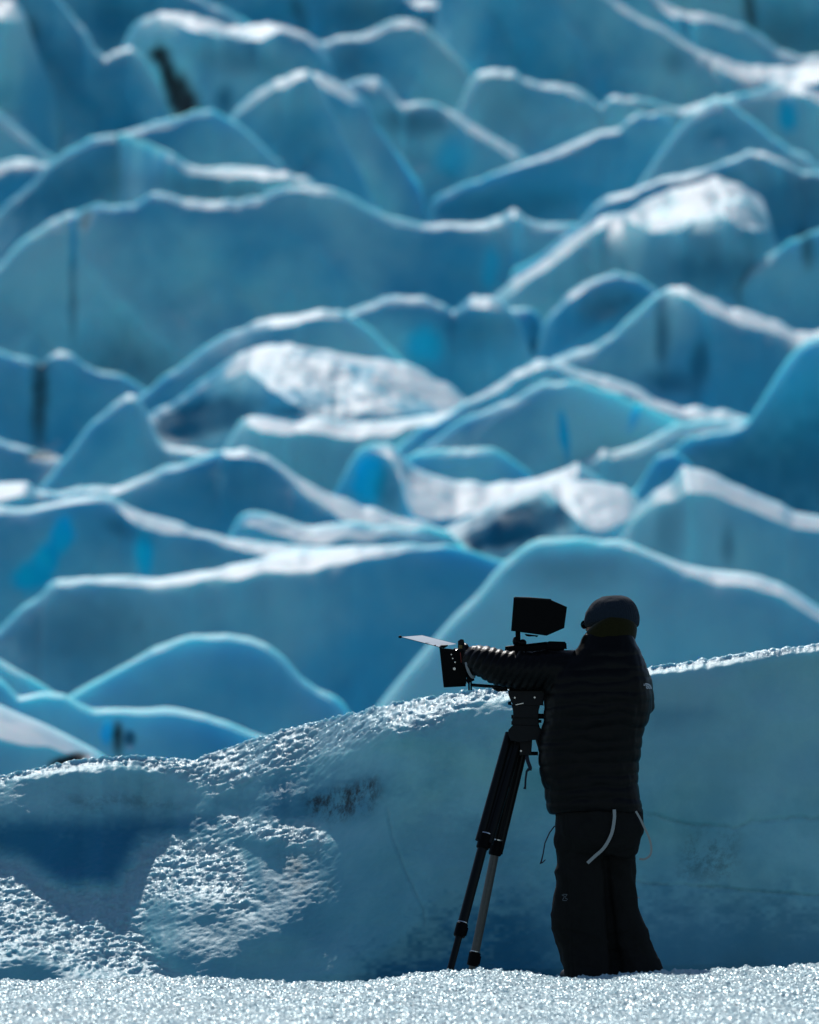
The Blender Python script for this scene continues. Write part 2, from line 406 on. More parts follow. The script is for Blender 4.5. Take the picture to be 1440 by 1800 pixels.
ridge('big sunlit snow mound in the centre with a shaded left hollow', 149.5, [(200,800,6),(230,762,6),(255,735,10),(290,712,12),(330,692,12),(360,672,14),(385,652,18),(400,640,24),(440,612,50),(480,602,110),(540,607,128),(600,617,126),(660,625,124),(720,642,106),(770,667,78),(810,690,40),(830,704,14),(880,730,6),(960,800,6)], top=15, rough=1.3, marks=[('dense',365,735,90,34,-12,0.9,0.4),('dense',590,705,7,32,0,0.5,0.5),('dense',520,722,60,10,0,0.6,0.6),('dense',500,650,52,30,-10,0.42,0.95),('dense',580,672,40,16,10,0.35,0.9),('dense',690,690,40,10,0,0.25,0.9)])
ridge('peaked blue ice block with the widest bright crest on its right', 156, [(820,760,8),(900,678,8),(950,640,8),(975,628,10),(1010,615,10),(1050,600,10),(1090,572,10),(1120,550,10),(1150,520,10),(1180,500,14),(1205,498,28),(1240,520,36),(1280,540,40),(1320,548,42),(1360,560,42),(1400,580,36),(1420,585,26),(1440,580,14),(1660,540,8)],
      marks=[('deep',1165,590,12,60,0,0.5,0.7),('deep',1230,640,16,50,10,0.55,0.7),('deep',1180,670,40,20,0,0.5,0.7)])
ridge('narrow curved ice ramp left of the sunlit mound', 154, [(120,820,8),(200,735,8),(245,693,8),(300,655,10),(340,628,10),(380,600,10),(420,575,10),(450,560,14),(480,552,18),(530,550,20),(580,550,18),(600,552,12),(660,590,6),(760,680,6)])
ridge('rounded teal ice dome behind the sunlit mound with a blue hollow', 160, [(420,700,6),(480,640,6),(540,588,6),(590,556,9),(640,535,10),(680,520,10),(720,515,9),(755,520,9),(780,535,10),(795,547,10),(810,535,16),(830,525,18),(860,523,18),(880,530,14),(900,545,10),(915,570,8),(930,615,8),(990,720,8)],
      marks=[('deep',745,608,30,30,0,0.85,0.5),('deep',850,580,60,30,-10,0.3,0.9)])
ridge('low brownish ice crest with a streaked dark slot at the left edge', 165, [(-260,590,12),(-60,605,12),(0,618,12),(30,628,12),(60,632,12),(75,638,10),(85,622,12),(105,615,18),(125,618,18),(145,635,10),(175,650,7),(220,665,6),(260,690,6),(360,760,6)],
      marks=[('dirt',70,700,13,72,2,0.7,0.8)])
ridge('small ice shoulder between the teal dome and the grey boulder of ice', 166, [(800,640,6),(860,560,8),(880,538,8),(930,540,9),(948,552,9),(958,590,8),(1000,680,8)], marks=[('dirt',940,600,8,40,0,0.35,0.8)])
ridge('grey dirty ice boulder below the dark blue hollow on the right', 165, [(880,720,8),(930,640,8),(948,590,8),(955,560,12),(970,540,20),(1000,515,22),(1035,497,14),(1060,485,10),(1090,480,8),(1120,490,6),(1150,505,6),(1240,600,6)], rough=1.3,
      marks=[('dirt',1070,540,45,22,-15,0.35,0.9)])
ridge('dull ice slope at the right edge with a short curled white lip', 168, [(1150,620,8),(1210,545,8),(1245,515,10),(1280,498,14),(1310,480,18),(1335,462,18),(1355,448,12),(1370,440,6),(1400,420,5),(1440,405,5),(1660,360,5)], marks=[('dirt',1420,440,10,30,0,0.5,0.8)])
ridge('glittering snow patch over a dark hollow in the upper right', 175, [(780,640,8),(840,550,8),(862,527,14),(890,505,20),(920,480,24),(950,455,26),(985,430,28),(1020,405,28),(1050,388,22),(1080,382,12),(1095,382,12),(1110,376,36),(1130,360,75),(1180,335,105),(1230,325,98),(1255,313,108),(1300,322,112),(1340,345,85),(1352,390,36),(1380,450,8),(1460,560,8)], top=14, rough=1.4,
      marks=[('dense',1250,475,130,40,0,0.8,0.95),('dense',1335,410,34,60,0,0.7,0.9)])
ridge('thin ice crest running above the glittering snow patch', 182, [(900,480,8),(1000,410,10),(1020,390,10),(1045,362,12),(1070,345,14),(1110,332,14),(1140,320,12),(1190,305,12),(1240,292,12),(1280,275,10),(1320,262,10),(1345,265,18),(1370,280,24),(1390,288,20),(1410,300,10),(1440,302,8),(1660,330,8)],
      marks=[('deep',1400,380,80,90,0,0.5,0.9),('deep',1240,320,60,20,0,0.4,0.9),('dirt',1410,430,8,26,0,0.6,0.7)])
ridge('longest ice wall on the left with a vertical dark crack and flat face', 186, [(-260,640,10),(-60,505,14),(0,462,14),(30,435,14),(60,410,14),(90,390,14),(120,380,14),(138,378,10),(150,368,10),(170,362,9),(210,366,9),(240,358,9),(265,338,9),(285,336,9),(320,348,10),(360,354,10),(420,354,10),(460,345,12),(500,332,14),(540,327,16),(570,330,14),(610,345,12),(660,370,12),(700,388,14),(740,398,14),(780,392,16),(830,392,16),(880,386,16),(905,368,22),(925,386,16),(960,395,14),(1010,392,12),(1050,402,8),(1100,430,8),(1260,540,8)],
      marks=[('deep',130,430,6,45,2,0.8,0.7),('dense',128,520,6,70,0,0.5,0.8),('dirt',150,385,7,22,15,0.45,0.6),('deep',862,475,14,38,8,0.7,0.5),('deep',230,650,70,45,0,0.45,0.9)])
ridge('four-sided ice slab with a rising right arm in the upper right', 192, [(980,500,8),(1060,405,8),(1110,335,8),(1130,310,8),(1150,280,8),(1170,250,8),(1190,225,8),(1215,195,10),(1245,180,12),(1270,172,12),(1290,185,12),(1320,210,14),(1350,235,14),(1385,262,14),(1420,275,14),(1440,295,12),(1640,400,8)],
      marks=[('deep',1260,238,30,12,0,0.25,0.9)])
ridge('ice ridge with a winding white crest above the long flat wall', 194, [(120,240,8),(180,238,8),(235,240,10),(280,262,12),(330,285,14),(380,297,16),(440,298,16),(500,300,18),(530,310,16),(570,335,22),(600,345,26),(630,355,20),(660,372,12),(780,460,8)], marks=[('deep',340,330,160,22,5,0.35,0.9)], left_in=(235, 9.0))
ridge('parallelogram ice slab in the upper right middle with a cobalt base', 199, [(700,520,8),(740,430,8),(755,380,8),(757,355,9),(775,340,10),(830,320,12),(880,300,12),(930,278,12),(1000,252,14),(1060,232,14),(1090,222,12),(1105,205,12),(1130,197,11),(1160,199,11),(1180,212,10),(1190,260,8),(1240,360,8)],
      marks=[('deep',880,365,110,28,-8,0.4,0.9),('dirt',1188,215,7,12,0,0.4,0.7)])
ridge('sloping turquoise ice ridge in the upper left', 203, [(-260,560,8),(-50,410,10),(0,370,10),(30,340,10),(60,320,10),(85,290,12),(110,272,12),(140,258,12),(165,243,12),(200,238,12),(230,230,14),(260,220,14),(310,210,12),(345,195,11),(370,192,11),(400,207,11),(425,218,9),(470,260,8),(560,350,8)],
      marks=[('deep',130,330,120,40,-20,0.35,0.9)])
ridge('tall triangular ice pyramid near the top left', 207, [(320,330,8),(400,212,8),(415,190,14),(450,163,16),(485,143,18),(520,127,18),(545,123,16),(555,135,10),(570,165,8),(590,210,8),(610,255,8),(630,295,8),(645,325,8),(700,440,8)],
      marks=[('deep',520,240,40,60,0,0.25,0.9)])
ridge('bright teal ice shoulder at the left edge under the crossing crests', 209, [(-260,330,14),(-60,300,14),(0,290,14),(30,280,14),(60,277,12),(90,285,10),(140,310,8),(240,400,8)])
ridge('short ice shelf with two snowy steps right of the pyramid', 214, [(440,240,8),(500,160,8),(530,130,18),(560,130,24),(600,150,24),(630,168,24),(648,185,16),(656,215,8),(740,320,8)])
ridge('ice slope descending to the right edge with a cyan oval window', 216, [(1120,320,8),(1200,230,8),(1280,172,8),(1330,160,10),(1370,150,10),(1410,148,22),(1440,165,24),(1660,250,20)],
      marks=[('deep',1385,202,17,34,-5,0.95,0.4)])
ridge('steel-blue ice face with a long straight right crest near the top middle', 221, [(480,250,8),(560,165,8),(600,150,8),(640,137,10),(665,135,10),(685,150,12),(700,172,20),(715,182,22),(725,180,10),(760,180,10),(790,192,18),(820,208,18),(850,228,20),(885,250,20),(915,272,18),(935,285,10),(980,320,8),(1080,430,8)],
      marks=[('deep',795,275,28,34,0,0.7,0.6),('deep',720,215,60,22,0,0.45,0.9)])
ridge('plain blue ice slope at the left edge below the tallest dull face', 222, [(-260,120,12),(-60,165,12),(0,200,12),(25,222,14),(50,240,14),(75,265,14),(95,280,10),(140,320,8),(240,420,8)])
ridge('broad turquoise ice ridge with a wavy rim in the top middle', 228, [(700,360,8),(770,260,8),(800,200,10),(815,170,10),(822,145,10),(840,125,12),(880,120,14),(900,120,14),(925,135,14),(950,145,16),(1000,152,16),(1030,165,14),(1052,180,10),(1058,188,8),(1065,172,9),(1080,165,10),(1110,170,12),(1150,180,12),(1195,190,12),(1230,180,12),(1260,172,12),(1320,168,8),(1420,220,8)],
      marks=[('deep',890,190,40,50,0,0.25,0.9),('dirt',1145,190,30,5,5,0.25,0.9)])
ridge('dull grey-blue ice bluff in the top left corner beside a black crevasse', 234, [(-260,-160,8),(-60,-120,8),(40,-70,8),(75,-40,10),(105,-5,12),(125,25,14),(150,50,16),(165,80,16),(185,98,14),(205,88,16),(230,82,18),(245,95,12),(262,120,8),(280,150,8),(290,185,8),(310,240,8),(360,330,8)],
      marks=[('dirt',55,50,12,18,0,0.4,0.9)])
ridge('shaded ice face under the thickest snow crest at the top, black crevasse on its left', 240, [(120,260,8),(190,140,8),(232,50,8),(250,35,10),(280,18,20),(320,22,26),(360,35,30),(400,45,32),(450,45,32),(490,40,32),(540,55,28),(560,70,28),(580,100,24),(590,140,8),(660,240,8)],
      marks=[('dirt',280,96,19,15,-10,1.0,0.5),('dirt',300,140,15,62,-20,1.0,0.5),('dirt',312,150,22,26,10,1.0,0.5),('dirt',322,182,27,36,-6,1.0,0.5),('deep',395,175,14,20,0,0.5,0.8),('deep',430,110,80,20,8,0.3,0.9)])  # the crevasse's black gap is coloured in together with its silt
ridge('rounded pale ice fin at the top centre with a steep right edge', 246, [(480,220,8),(540,120,8),(560,78,8),(590,62,12),(630,62,14),(660,50,12),(690,38,12),(720,35,16),(745,42,16),(780,75,14),(810,105,14),(830,135,12),(870,190,8),(960,300,8)],
      marks=[('deep',620,110,40,30,0,0.4,0.9)])
ridge('long snowy ice crest sweeping down across the top right', 250, [(800,-160,8),(940,-110,8),(1040,-35,10),(1060,-15,12),(1090,5,16),(1120,25,18),(1150,40,20),(1190,65,22),(1230,90,22),(1260,102,28),(1300,110,42),(1350,118,44),(1400,115,44),(1440,110,48),(1660,100,50)],
      marks=[('deep',1185,108,20,20,0,0.3,0.9)])
ridge('highest ice crest at the right edge of the top', 258, [(1020,-120,8),(1100,-50,8),(1150,-8,12),(1180,12,20),(1220,22,22),(1260,30,18),(1310,45,12),(1340,65,12),(1370,85,14),(1410,98,14),(1440,98,14),(1660,95,14)])
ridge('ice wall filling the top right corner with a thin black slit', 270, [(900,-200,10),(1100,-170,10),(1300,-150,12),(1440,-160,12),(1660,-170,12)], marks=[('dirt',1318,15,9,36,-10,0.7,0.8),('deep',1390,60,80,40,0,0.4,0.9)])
ridge('narrow snow streak on ice at the top edge, left of centre', 262, [(120,-160,10),(230,-100,12),(290,-50,14),(330,-16,16),(370,6,16),(410,26,14),(450,48,10),(520,120,8)], marks=[('deep',200,40,90,70,0,0.5,0.9)])
ridge('ice wall behind everything at the top, left of centre', 276, [(-260,-220,12),(-60,-190,12),(150,-150,12),(330,-120,12),(520,-90,12),(660,-60,14),(720,-2,22),(780,3,26),(840,1,24),(900,-6,18),(960,-60,12),(1060,-120,10)],
      marks=[('deep',200,50,100,80,0,0.6,0.9),('deep',800,60,90,30,0,0.5,0.9),('deep',640,25,60,30,0,0.4,0.9),('dirt',525,20,10,34,-20,0.4,0.9)])
ridge('rippled snowy ice block in the very top left corner', 231, [(-200,-60,20),(-60,-30,40),(0,-6,60),(28,0,62),(44,22,34),(60,80,10),(90,160,8)], rough=1.6)
ridge('farthest glacier wall, closing the icefall above the frame', 292, [(-400,-330,14),(0,-300,14),(400,-280,14),(800,-300,14),(1200,-260,14),(1800,-300,14)])

for r_ in RIDGES:
    build_ridge(r_)
print('ridges', len(RIDGES))

# the glacier bed between and beyond the ridges
bx = np.linspace(-160, 160, 200)[None]
by = np.concatenate([np.linspace(36, 300, 150), np.linspace(306, 1500, 60)])[:, None]
bz = np.where(by <= 300, ground_z(np.minimum(by, 300)), ground_z(300) + (by - 300) * 0.11) + 0.5 * fbm(bx * 0.1, by * 0.1, 0, 5, 3)
BV = np.stack(np.broadcast_arrays(bx * (1 + by / 300), by, bz), -1)
o = grid_mesh('glacier_bed', BV.copy(), M_ICE, attrs={'deep': np.zeros(bz.shape), 'dirt': np.zeros(bz.shape), 'dense': 0.5 + np.zeros(bz.shape), 'bare': 0.8 * (by < 320) * np.ones(bz.shape)})
tag(o, 'pale glacier ice lying between and beyond the ridges', kind='structure')
# ---------------------------------------------------------------- the snow bank right behind the photographer
def snow_material(name, grain, base=(0.80, 0.84, 0.88), blue=(0.23, 0.58, 0.65), crust_lo=0.60, crust_hi=0.86, bump=0.6, glint=0.5, glint_scale=1.0):
    m, nt, bs = new_mat(name)
    g = NT(nt)
    geo = g.node('ShaderNodeNewGeometry')
    pos = geo.outputs['Position']
    sep = g.node('ShaderNodeSeparateXYZ'); nt.links.new(geo.outputs['True Normal'], sep.inputs[0])
    nz = sep.outputs[2]
    blot = g.noise(pos, 2.2, 6, 0.62)
    fine = g.noise(pos, 0.35 / grain, 5, 0.7)
    icecol = g.mix(g.ramp(blot, 0.34, 0.68), blue, (blue[0] * 1.55, blue[1] * 1.28, blue[2] * 1.18))
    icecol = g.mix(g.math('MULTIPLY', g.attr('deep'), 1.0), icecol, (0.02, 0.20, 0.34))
    icecol = g.mix(g.math('MULTIPLY', g.attr('pale'), 1.0), icecol, (0.33, 0.64, 0.69))
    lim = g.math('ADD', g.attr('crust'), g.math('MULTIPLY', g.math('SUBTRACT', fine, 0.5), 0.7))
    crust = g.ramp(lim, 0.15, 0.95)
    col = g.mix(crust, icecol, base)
    grit = g.ramp(g.noise(pos, 9.0, 6, 0.8), 0.42, 0.62)
    dirt_and_dark = g.math('MULTIPLY', g.attr('dirt'), grit)
    col = g.mix(dirt_and_dark, col, (0.025, 0.025, 0.024))
    nt.links.new(col, bs.inputs['Base Color'])
    bs.inputs['Subsurface Weight'].default_value = 0.6
    bs.inputs['Subsurface Scale'].default_value = 0.06
    bs.inputs['Subsurface Radius'].default_value = (0.3, 0.8, 1.0)
    bs.inputs['IOR'].default_value = 1.31
    bs.inputs['Roughness'].default_value = 0.45
    bs.inputs['Specular IOR Level'].default_value = 0.4
    b1 = g.node('ShaderNodeBump'); b1.inputs['Strength'].default_value = bump; b1.inputs['Distance'].default_value = grain
    nt.links.new(g.noise(pos, 0.8 / grain, 4, 0.65), b1.inputs['Height'])
    nt.links.new(b1.outputs[0], bs.inputs['Normal'])
    # single ice crystals that face the sun: each Voronoi cell is a facet with a tilt of its own
    vor = g.node('ShaderNodeTexVoronoi', feature='F1'); nt.links.new(pos, vor.inputs['Vector']); vor.inputs['Scale'].default_value = glint_scale / grain
    sub = g.node('ShaderNodeVectorMath', operation='SUBTRACT'); nt.links.new(vor.outputs['Color'], sub.inputs[0]); sub.inputs[1].default_value = (0.5, 0.5, 0.5)
    scl = g.node('ShaderNodeVectorMath', operation='SCALE'); nt.links.new(sub.outputs[0], scl.inputs[0]); scl.inputs['Scale'].default_value = 1.7
    add = g.node('ShaderNodeVectorMath', operation='ADD'); nt.links.new(scl.outputs[0], add.inputs[0]); nt.links.new(geo.outputs['Normal'], add.inputs[1])
    nrm = g.node('ShaderNodeVectorMath', operation='NORMALIZE'); nt.links.new(add.outputs[0], nrm.inputs[0])
    gl = g.node('ShaderNodeBsdfGlossy'); gl.inputs['Roughness'].default_value = 0.32
    gl.inputs['Color'].default_value = (0.80, 0.92, 0.94, 1)
    nt.links.new(nrm.outputs[0], gl.inputs['Normal'])
    mx = g.node('ShaderNodeMixShader')
    nt.links.new(g.math('MULTIPLY', crust, glint), mx.inputs[0])
    nt.links.new(bs.outputs[0], mx.inputs[1]); nt.links.new(gl.outputs[0], mx.inputs[2])
    nt.links.new(mx.outputs[0], nt.nodes['Material Output'].inputs['Surface'])
    return m

def poly_mask(X, Y, pts, soft):
    """soft inside-mask of a polygon (signed distance, smoothed)"""
    pts = np.array(pts, float)
    inside = np.zeros(X.shape, bool)
    dist = np.full(X.shape, 1e9)
    n = len(pts)
    for i in range(n):
        x1, y1 = pts[i]; x2, y2 = pts[(i + 1) % n]
        cond = ((y1 > Y) != (y2 > Y)) & (X < (x2 - x1) * (Y - y1) / (y2 - y1 + 1e-9) + x1)
        inside ^= cond
        t = np.clip(((X - x1) * (x2 - x1) + (Y - y1) * (y2 - y1)) / ((x2 - x1) ** 2 + (y2 - y1) ** 2 + 1e-9), 0, 1)
        dist = np.minimum(dist, np.hypot(X - x1 - t * (x2 - x1), Y - y1 - t * (y2 - y1)))
    sd_ = np.where(inside, dist, -dist)
    return sstep(-soft, soft, sd_)

def blur(A, k, axis):
    if k < 2: return A
    ker = np.hanning(k + 2)[1:-1]; ker /= ker.sum()
    A = np.moveaxis(A, axis, -1)
    pad = np.pad(A, [(0, 0)] * (A.ndim - 1) + [(k // 2, k - 1 - k // 2)], mode='edge')
    out = np.apply_along_axis(lambda v: np.convolve(v, ker, 'valid'), -1, pad)
    return np.moveaxis(out, -1, axis)

BANK = [(-420,1400,8),(-150,1378,8),(0,1364,9),(60,1350,10),(130,1336,12),(200,1328,14),(260,1328,18),(300,1332,24),(345,1334,40),(390,1318,52),(430,1304,62),(500,1283,60),(560,1268,58),(620,1252,52),(680,1238,44),(720,1230,50),(760,1224,46),(790,1218,34),(850,1210,16),(900,1207,10),(1000,1192,8),(1080,1181,8),(1140,1173,8),(1200,1164,8),(1300,1149,9),(1380,1138,9),(1440,1131,10),(1600,1112,10),(1860,1090,10)]
BA = np.array(BANK, float)
NCB, NRB = 900, 300
bpx = np.linspace(-400, 1840, NCB)
bcy = np.interp(bpx, BA[:, 0], BA[:, 1]); bcw = np.interp(bpx, BA[:, 0], BA[:, 2])
ker = np.hanning(15)[1:-1]; ker /= ker.sum()
bcy = np.convolve(np.pad(bcy, 6, mode='edge'), ker, 'valid'); bcw = np.convolve(np.pad(bcw, 6, mode='edge'), ker, 'valid')
bcy = bcy + 1.0 * vnoise(bpx / 14.0, 2.2, seed=3) + 0.8 * vnoise(bpx / 5.0, 4.2, seed=4)
T = np.linspace(0, 1, NRB)[:, None]
BOT = 1800.0
PX = np.repeat(bpx[None], NRB, 0)
PY = BOT + (bcy[None] - BOT) * T
# where the bank leans back gently enough for the sun to reach it
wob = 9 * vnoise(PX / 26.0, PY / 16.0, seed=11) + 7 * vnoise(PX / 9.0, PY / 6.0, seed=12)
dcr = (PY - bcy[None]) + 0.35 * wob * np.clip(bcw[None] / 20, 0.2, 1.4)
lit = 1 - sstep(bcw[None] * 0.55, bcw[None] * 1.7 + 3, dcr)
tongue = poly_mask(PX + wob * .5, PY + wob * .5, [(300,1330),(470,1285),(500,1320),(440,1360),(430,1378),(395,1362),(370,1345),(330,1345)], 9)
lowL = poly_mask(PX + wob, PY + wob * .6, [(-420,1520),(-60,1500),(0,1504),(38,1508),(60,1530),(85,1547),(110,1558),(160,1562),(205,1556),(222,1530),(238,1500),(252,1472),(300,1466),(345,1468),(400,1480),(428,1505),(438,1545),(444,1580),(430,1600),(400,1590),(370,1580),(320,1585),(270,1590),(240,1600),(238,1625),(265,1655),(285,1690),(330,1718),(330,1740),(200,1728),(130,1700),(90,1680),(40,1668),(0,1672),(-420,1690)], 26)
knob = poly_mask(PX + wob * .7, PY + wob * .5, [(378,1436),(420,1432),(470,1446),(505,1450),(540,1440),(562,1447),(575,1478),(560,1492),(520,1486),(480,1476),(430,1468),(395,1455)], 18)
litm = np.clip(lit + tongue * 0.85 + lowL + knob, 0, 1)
ridges = 0.5 + 0.5 * vnoise(PX / 30.0 - PY / 40.0, PY / 9.0, seed=15)       # ripples that break the lit slope into ledges
ridges2 = 0.5 + 0.5 * vnoise(PX / 16.0 - PY / 22.0, PY / 5.0, seed=18)
cot_lit = 0.70 + 1.9 * ridges ** 1.5 + 1.6 * ridges2 ** 2
cot_sh = 0.34 + 0.10 * vnoise(PX / 90.0, PY / 60.0, seed=16) + 0.06 * vnoise(PX / 30.0, PY / 22.0, seed=17)
hollow = poly_mask(PX, PY, [(-420,1425),(0,1440),(120,1445),(260,1440),(380,1440),(330,1466),(250,1470),(205,1556),(110,1556),(50,1515),(0,1500),(-420,1515)], 24)
cot_sh = cot_sh + 0.56 * (1 - sstep(520, 700, PX)) * sstep(1240, 1330, PY)
cot_sh = cot_sh - 0.22 * hollow
cot = cot_lit * litm + cot_sh * (1 - litm)
dz_px = (PY[:-1] - PY[1:])
mpp = 31.8 / FPX
dep = np.zeros(PX.shape)
dep[1:] = np.cumsum(0.5 * (cot[1:] + cot[:-1]) * dz_px * mpp, 0)
dep = dep - blur(dep, 61, 1) + blur(blur(dep, 61, 1), 9, 0)
dep = blur(dep, 61, 1) * 0.75 + blur(dep, 9, 1) * 0.25
# buttresses lean back above the lit steps so that the crest stays nearly level
tot = dep[-1]
target = blur(tot[None], 261, 1)[0]
dep = dep + (target - tot)[None] * T ** 1.5 * 0.3
YY = 31.15 + dep
V0 = P(PX, PY, YY)
X_, Y_, Z_ = V0[..., 0], V0[..., 1], V0[..., 2]
fz_ = np.clip(T * 6, 0, 1)
rough_amp = (1 - 0.6 * sstep(900, 1100, PX)) * (0.0060 * litm + 0.0022) * fz_
disp = fbm(X_ * 30 - Z_ * 14, Z_ * 42 + Y_ * 18, Y_ * 16, 21, 3, 0.6)
grain = vnoise(X_ * 60, Z_ * 70, Y_ * 50, seed=25) + 0.7 * vnoise(X_ * 130, Z_ * 140, Y_ * 90, seed=26)
Z2 = Z_ + rough_amp * disp * 0.8 + (0.0035 * litm + 0.0010) * grain * fz_
Y2 = Y_ - rough_amp * disp * 0.7 - 0.03 * (1 - litm) * fbm(X_ * 2.2, Z_ * 2.5, 0, 29, 3)
# cracks and benches in the shaded right half
crackpts = np.interp(bpx, [1000, 1130, 1250, 1330, 1440, 1600], [1545, 1553, 1560, 1566, 1575, 1590])
cr = 0.6 * np.exp(-((PY - crackpts[None] - 2 * vnoise(PX / 20, 0.3, seed=33)) / 3.5) ** 2) * sstep(1040, 1120, PX)
crack2 = np.interp(bpx, [1000, 1150, 1210, 1260, 1290, 1320, 1380, 1440, 1600], [1425, 1432, 1450, 1452, 1458, 1445, 1438, 1440, 1445])
cr2 = 0.5 * np.exp(-((PY - crack2[None] - 3 * vnoise(PX / 15, 0.7, seed=34)) / 4.5) ** 2) * sstep(1100, 1180, PX)
dg = np.interp(PY, [1400, 1470, 1530, 1600, 1650], [676, 690, 712, 745, 748])
cr3 = 0.4 * np.exp(-((PX - dg) / 3.5) ** 2) * sstep(1400, 1440, PY) * (1 - sstep(1600, 1650, PY))
crk = cr + cr2 + cr3
Y2 = Y2 + 0.02 * crk - 0.10 * (1 - litm) * vnoise(X_ * 1.3 + Z_, Z_ * 1.6, seed=38) * fz_ - 0.05 * (1 - litm) * vnoise(X_ * 3.1 - Z_ * 1.5, Z_ * 4.0, seed=39) * fz_
bench = poly_mask(PX, PY, [(640,1275),(760,1240),(900,1250),(930,1300),(960,1360),(880,1370),(800,1330),(700,1310)], 30)
Y2 = Y2 - 0.06 * bench
deep = np.clip(0.38 * poly_mask(PX + 3 * wob, PY + 3 * wob, [(-420,1440),(300,1400),(620,1370),(900,1450),(1000,1800),(-420,1800)], 60) * (1 - litm) + 0.6 * hollow + 0.6 * poly_mask(PX + 3 * wob, PY + 3 * wob, [(1040,1580),(1600,1600),(1860,1700),(1860,1800),(560,1800),(700,1700),(860,1600)], 60) + 0.35 * poly_mask(PX, PY, [(480,1370),(600,1350),(700,1360),(650,1440),(420,1450)], 30) + 0.5 * poly_mask(PX, PY, [(1130,1235),(1250,1228),(1270,1262),(1150,1285)], 26), 0, 1)  # the hollow's shade is painted in; the other patches are darker blue
pale = np.clip(0.45 * poly_mask(PX, PY, [(1080,1140),(1900,1060),(1900,1400),(1300,1400),(1080,1340)], 70) + 0.8 * poly_mask(PX, PY, [(1150,1180),(1240,1170),(1265,1200),(1230,1240),(1150,1235)], 22) + 0.5 * poly_mask(PX, PY, [(-420,1400),(0,1380),(120,1350),(340,1350),(420,1390),(260,1420),(0,1430)], 22), 0, 1)
dirt_and_dark = np.clip(0.9 * poly_mask(PX, PY, [(530,1400),(600,1385),(660,1368),(668,1390),(650,1425),(600,1440),(545,1432)], 16) + 0.4 * poly_mask(PX, PY, [(490,1500),(560,1505),(580,1560),(520,1570)], 22) + 0.45 * poly_mask(PX, PY, [(1210,1470),(1290,1470),(1290,1540),(1200,1545)], 28) + 0.3 * poly_mask(PX, PY, [(120,1400),(260,1395),(330,1420),(120,1425)], 12) + 0.28 * crk, 0, 1)
# back side
nkb = 24
s_ = np.linspace(0, 1, nkb + 1)[1:, None] ** 1.5
hb_ = s_ * 2.6
Xk = np.repeat(X_[-1][None], nkb, 0); Yk = Y2[-1][None] + 0.05 * (1 - np.exp(-hb_ / 0.02)) + hb_ * 0.9; Zk = Z2[-1][None] - hb_
BV = np.stack([np.concatenate([X_, Xk]), np.concatenate([Y2, Yk]), np.concatenate([Z2, Zk])], -1)
ext = lambda a, v=0.0: np.concatenate([a, np.full((nkb, NCB), v)])
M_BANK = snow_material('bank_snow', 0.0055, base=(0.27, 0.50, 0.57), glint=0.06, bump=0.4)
o = grid_mesh('snow_bank', BV, M_BANK, attrs={'crust': ext(litm * (1 - 0.8 * hollow), 1.0), 'deep': ext(deep), 'pale': ext(pale), 'dirt': ext(dirt_and_dark)})
tag(o, 'blue shaded snow bank with a glittering sunlit rim behind the photographer', kind='structure')

# ---------------------------------------------------------------- foreground snow
M_SNOW = snow_material('foreground_snow', 0.007, base=(0.19, 0.32, 0.35), bump=1.0, glint=0.15)
EDGE = [(-700,1722),(0,1722),(60,1724),(150,1722),(230,1719),(350,1718),(420,1722),(500,1728),(580,1727),(650,1725),(690,1718),(740,1711),(800,1706),(870,1705),(930,1709),(985,1716),(1040,1718),(1100,1712),(1150,1709),(1230,1706),(1300,1702),(1380,1699),(1440,1695),(1900,1690)]
EA = np.array(EDGE, float)
nx, ny = 900, 620
fx = np.linspace(-2.75, 2.75, nx)[None]
yedge = 28.6
yy = np.concatenate([np.linspace(23.6, yedge, ny)])[:, None]
edge_px = W0 / 2 + FPX * CT * fx[0] / yedge
ez = P(720, np.interp(edge_px, EA[:, 0], EA[:, 1]), yedge)[..., 2]
base_z = ez[None] * sstep(25.5, yedge, yy) + 0.085 * (1 - sstep(25.5, yedge, yy))
FX, FY = np.broadcast_arrays(fx, yy)
FZ = base_z + 0.010 * fbm(FX * 2.2, FY * 1.2, 0, 51, 3) * sstep(yedge, yedge - 0.6, FY) \
     + 0.0070 * vnoise(FX * 60, FY * 34, seed=53) + 0.0052 * vnoise(FX * 115, FY * 75, seed=54) + 0.004 * vnoise(FX * 24, FY * 14, seed=55)
FZ = FZ - 0.03
FZ = FZ + 0.03 * np.ones_like(FZ)
nd = 22
s = np.linspace(0, 1, nd + 1)[1:, None]
DY = yedge + 0.02 + s * 0.9
DZ = FZ[-1][None] - 0.30 * sstep(0, 1, s) * 0.5 - 0.02 * s + 0.006 * vnoise(fx * 70, DY * 60, seed=57)
FV = np.stack([np.concatenate([FX, np.repeat(fx, nd, 0)]), np.concatenate([FY, np.repeat(DY, nx, 1)]), np.concatenate([FZ, DZ])], -1)
FV[..., 2] += (0.0045 * vnoise(FV[..., 0] * 26, 1.3, seed=58) + 0.0055 * vnoise(FV[..., 0] * 60, 2.3, seed=59) + 0.003 * vnoise(FV[..., 0] * 110, 4.3, seed=60)) * sstep(yedge - 0.25, yedge - 0.05, FV[..., 1])
ones = np.ones(FV.shape[:2])
o = grid_mesh('snow_foreground', FV, M_SNOW, attrs={'crust': ones, 'deep': 0 * ones, 'pale': 0 * ones, 'dirt': 0 * ones})
tag(o, 'granular sunlit snow edge in front of the photographer', kind='structure')

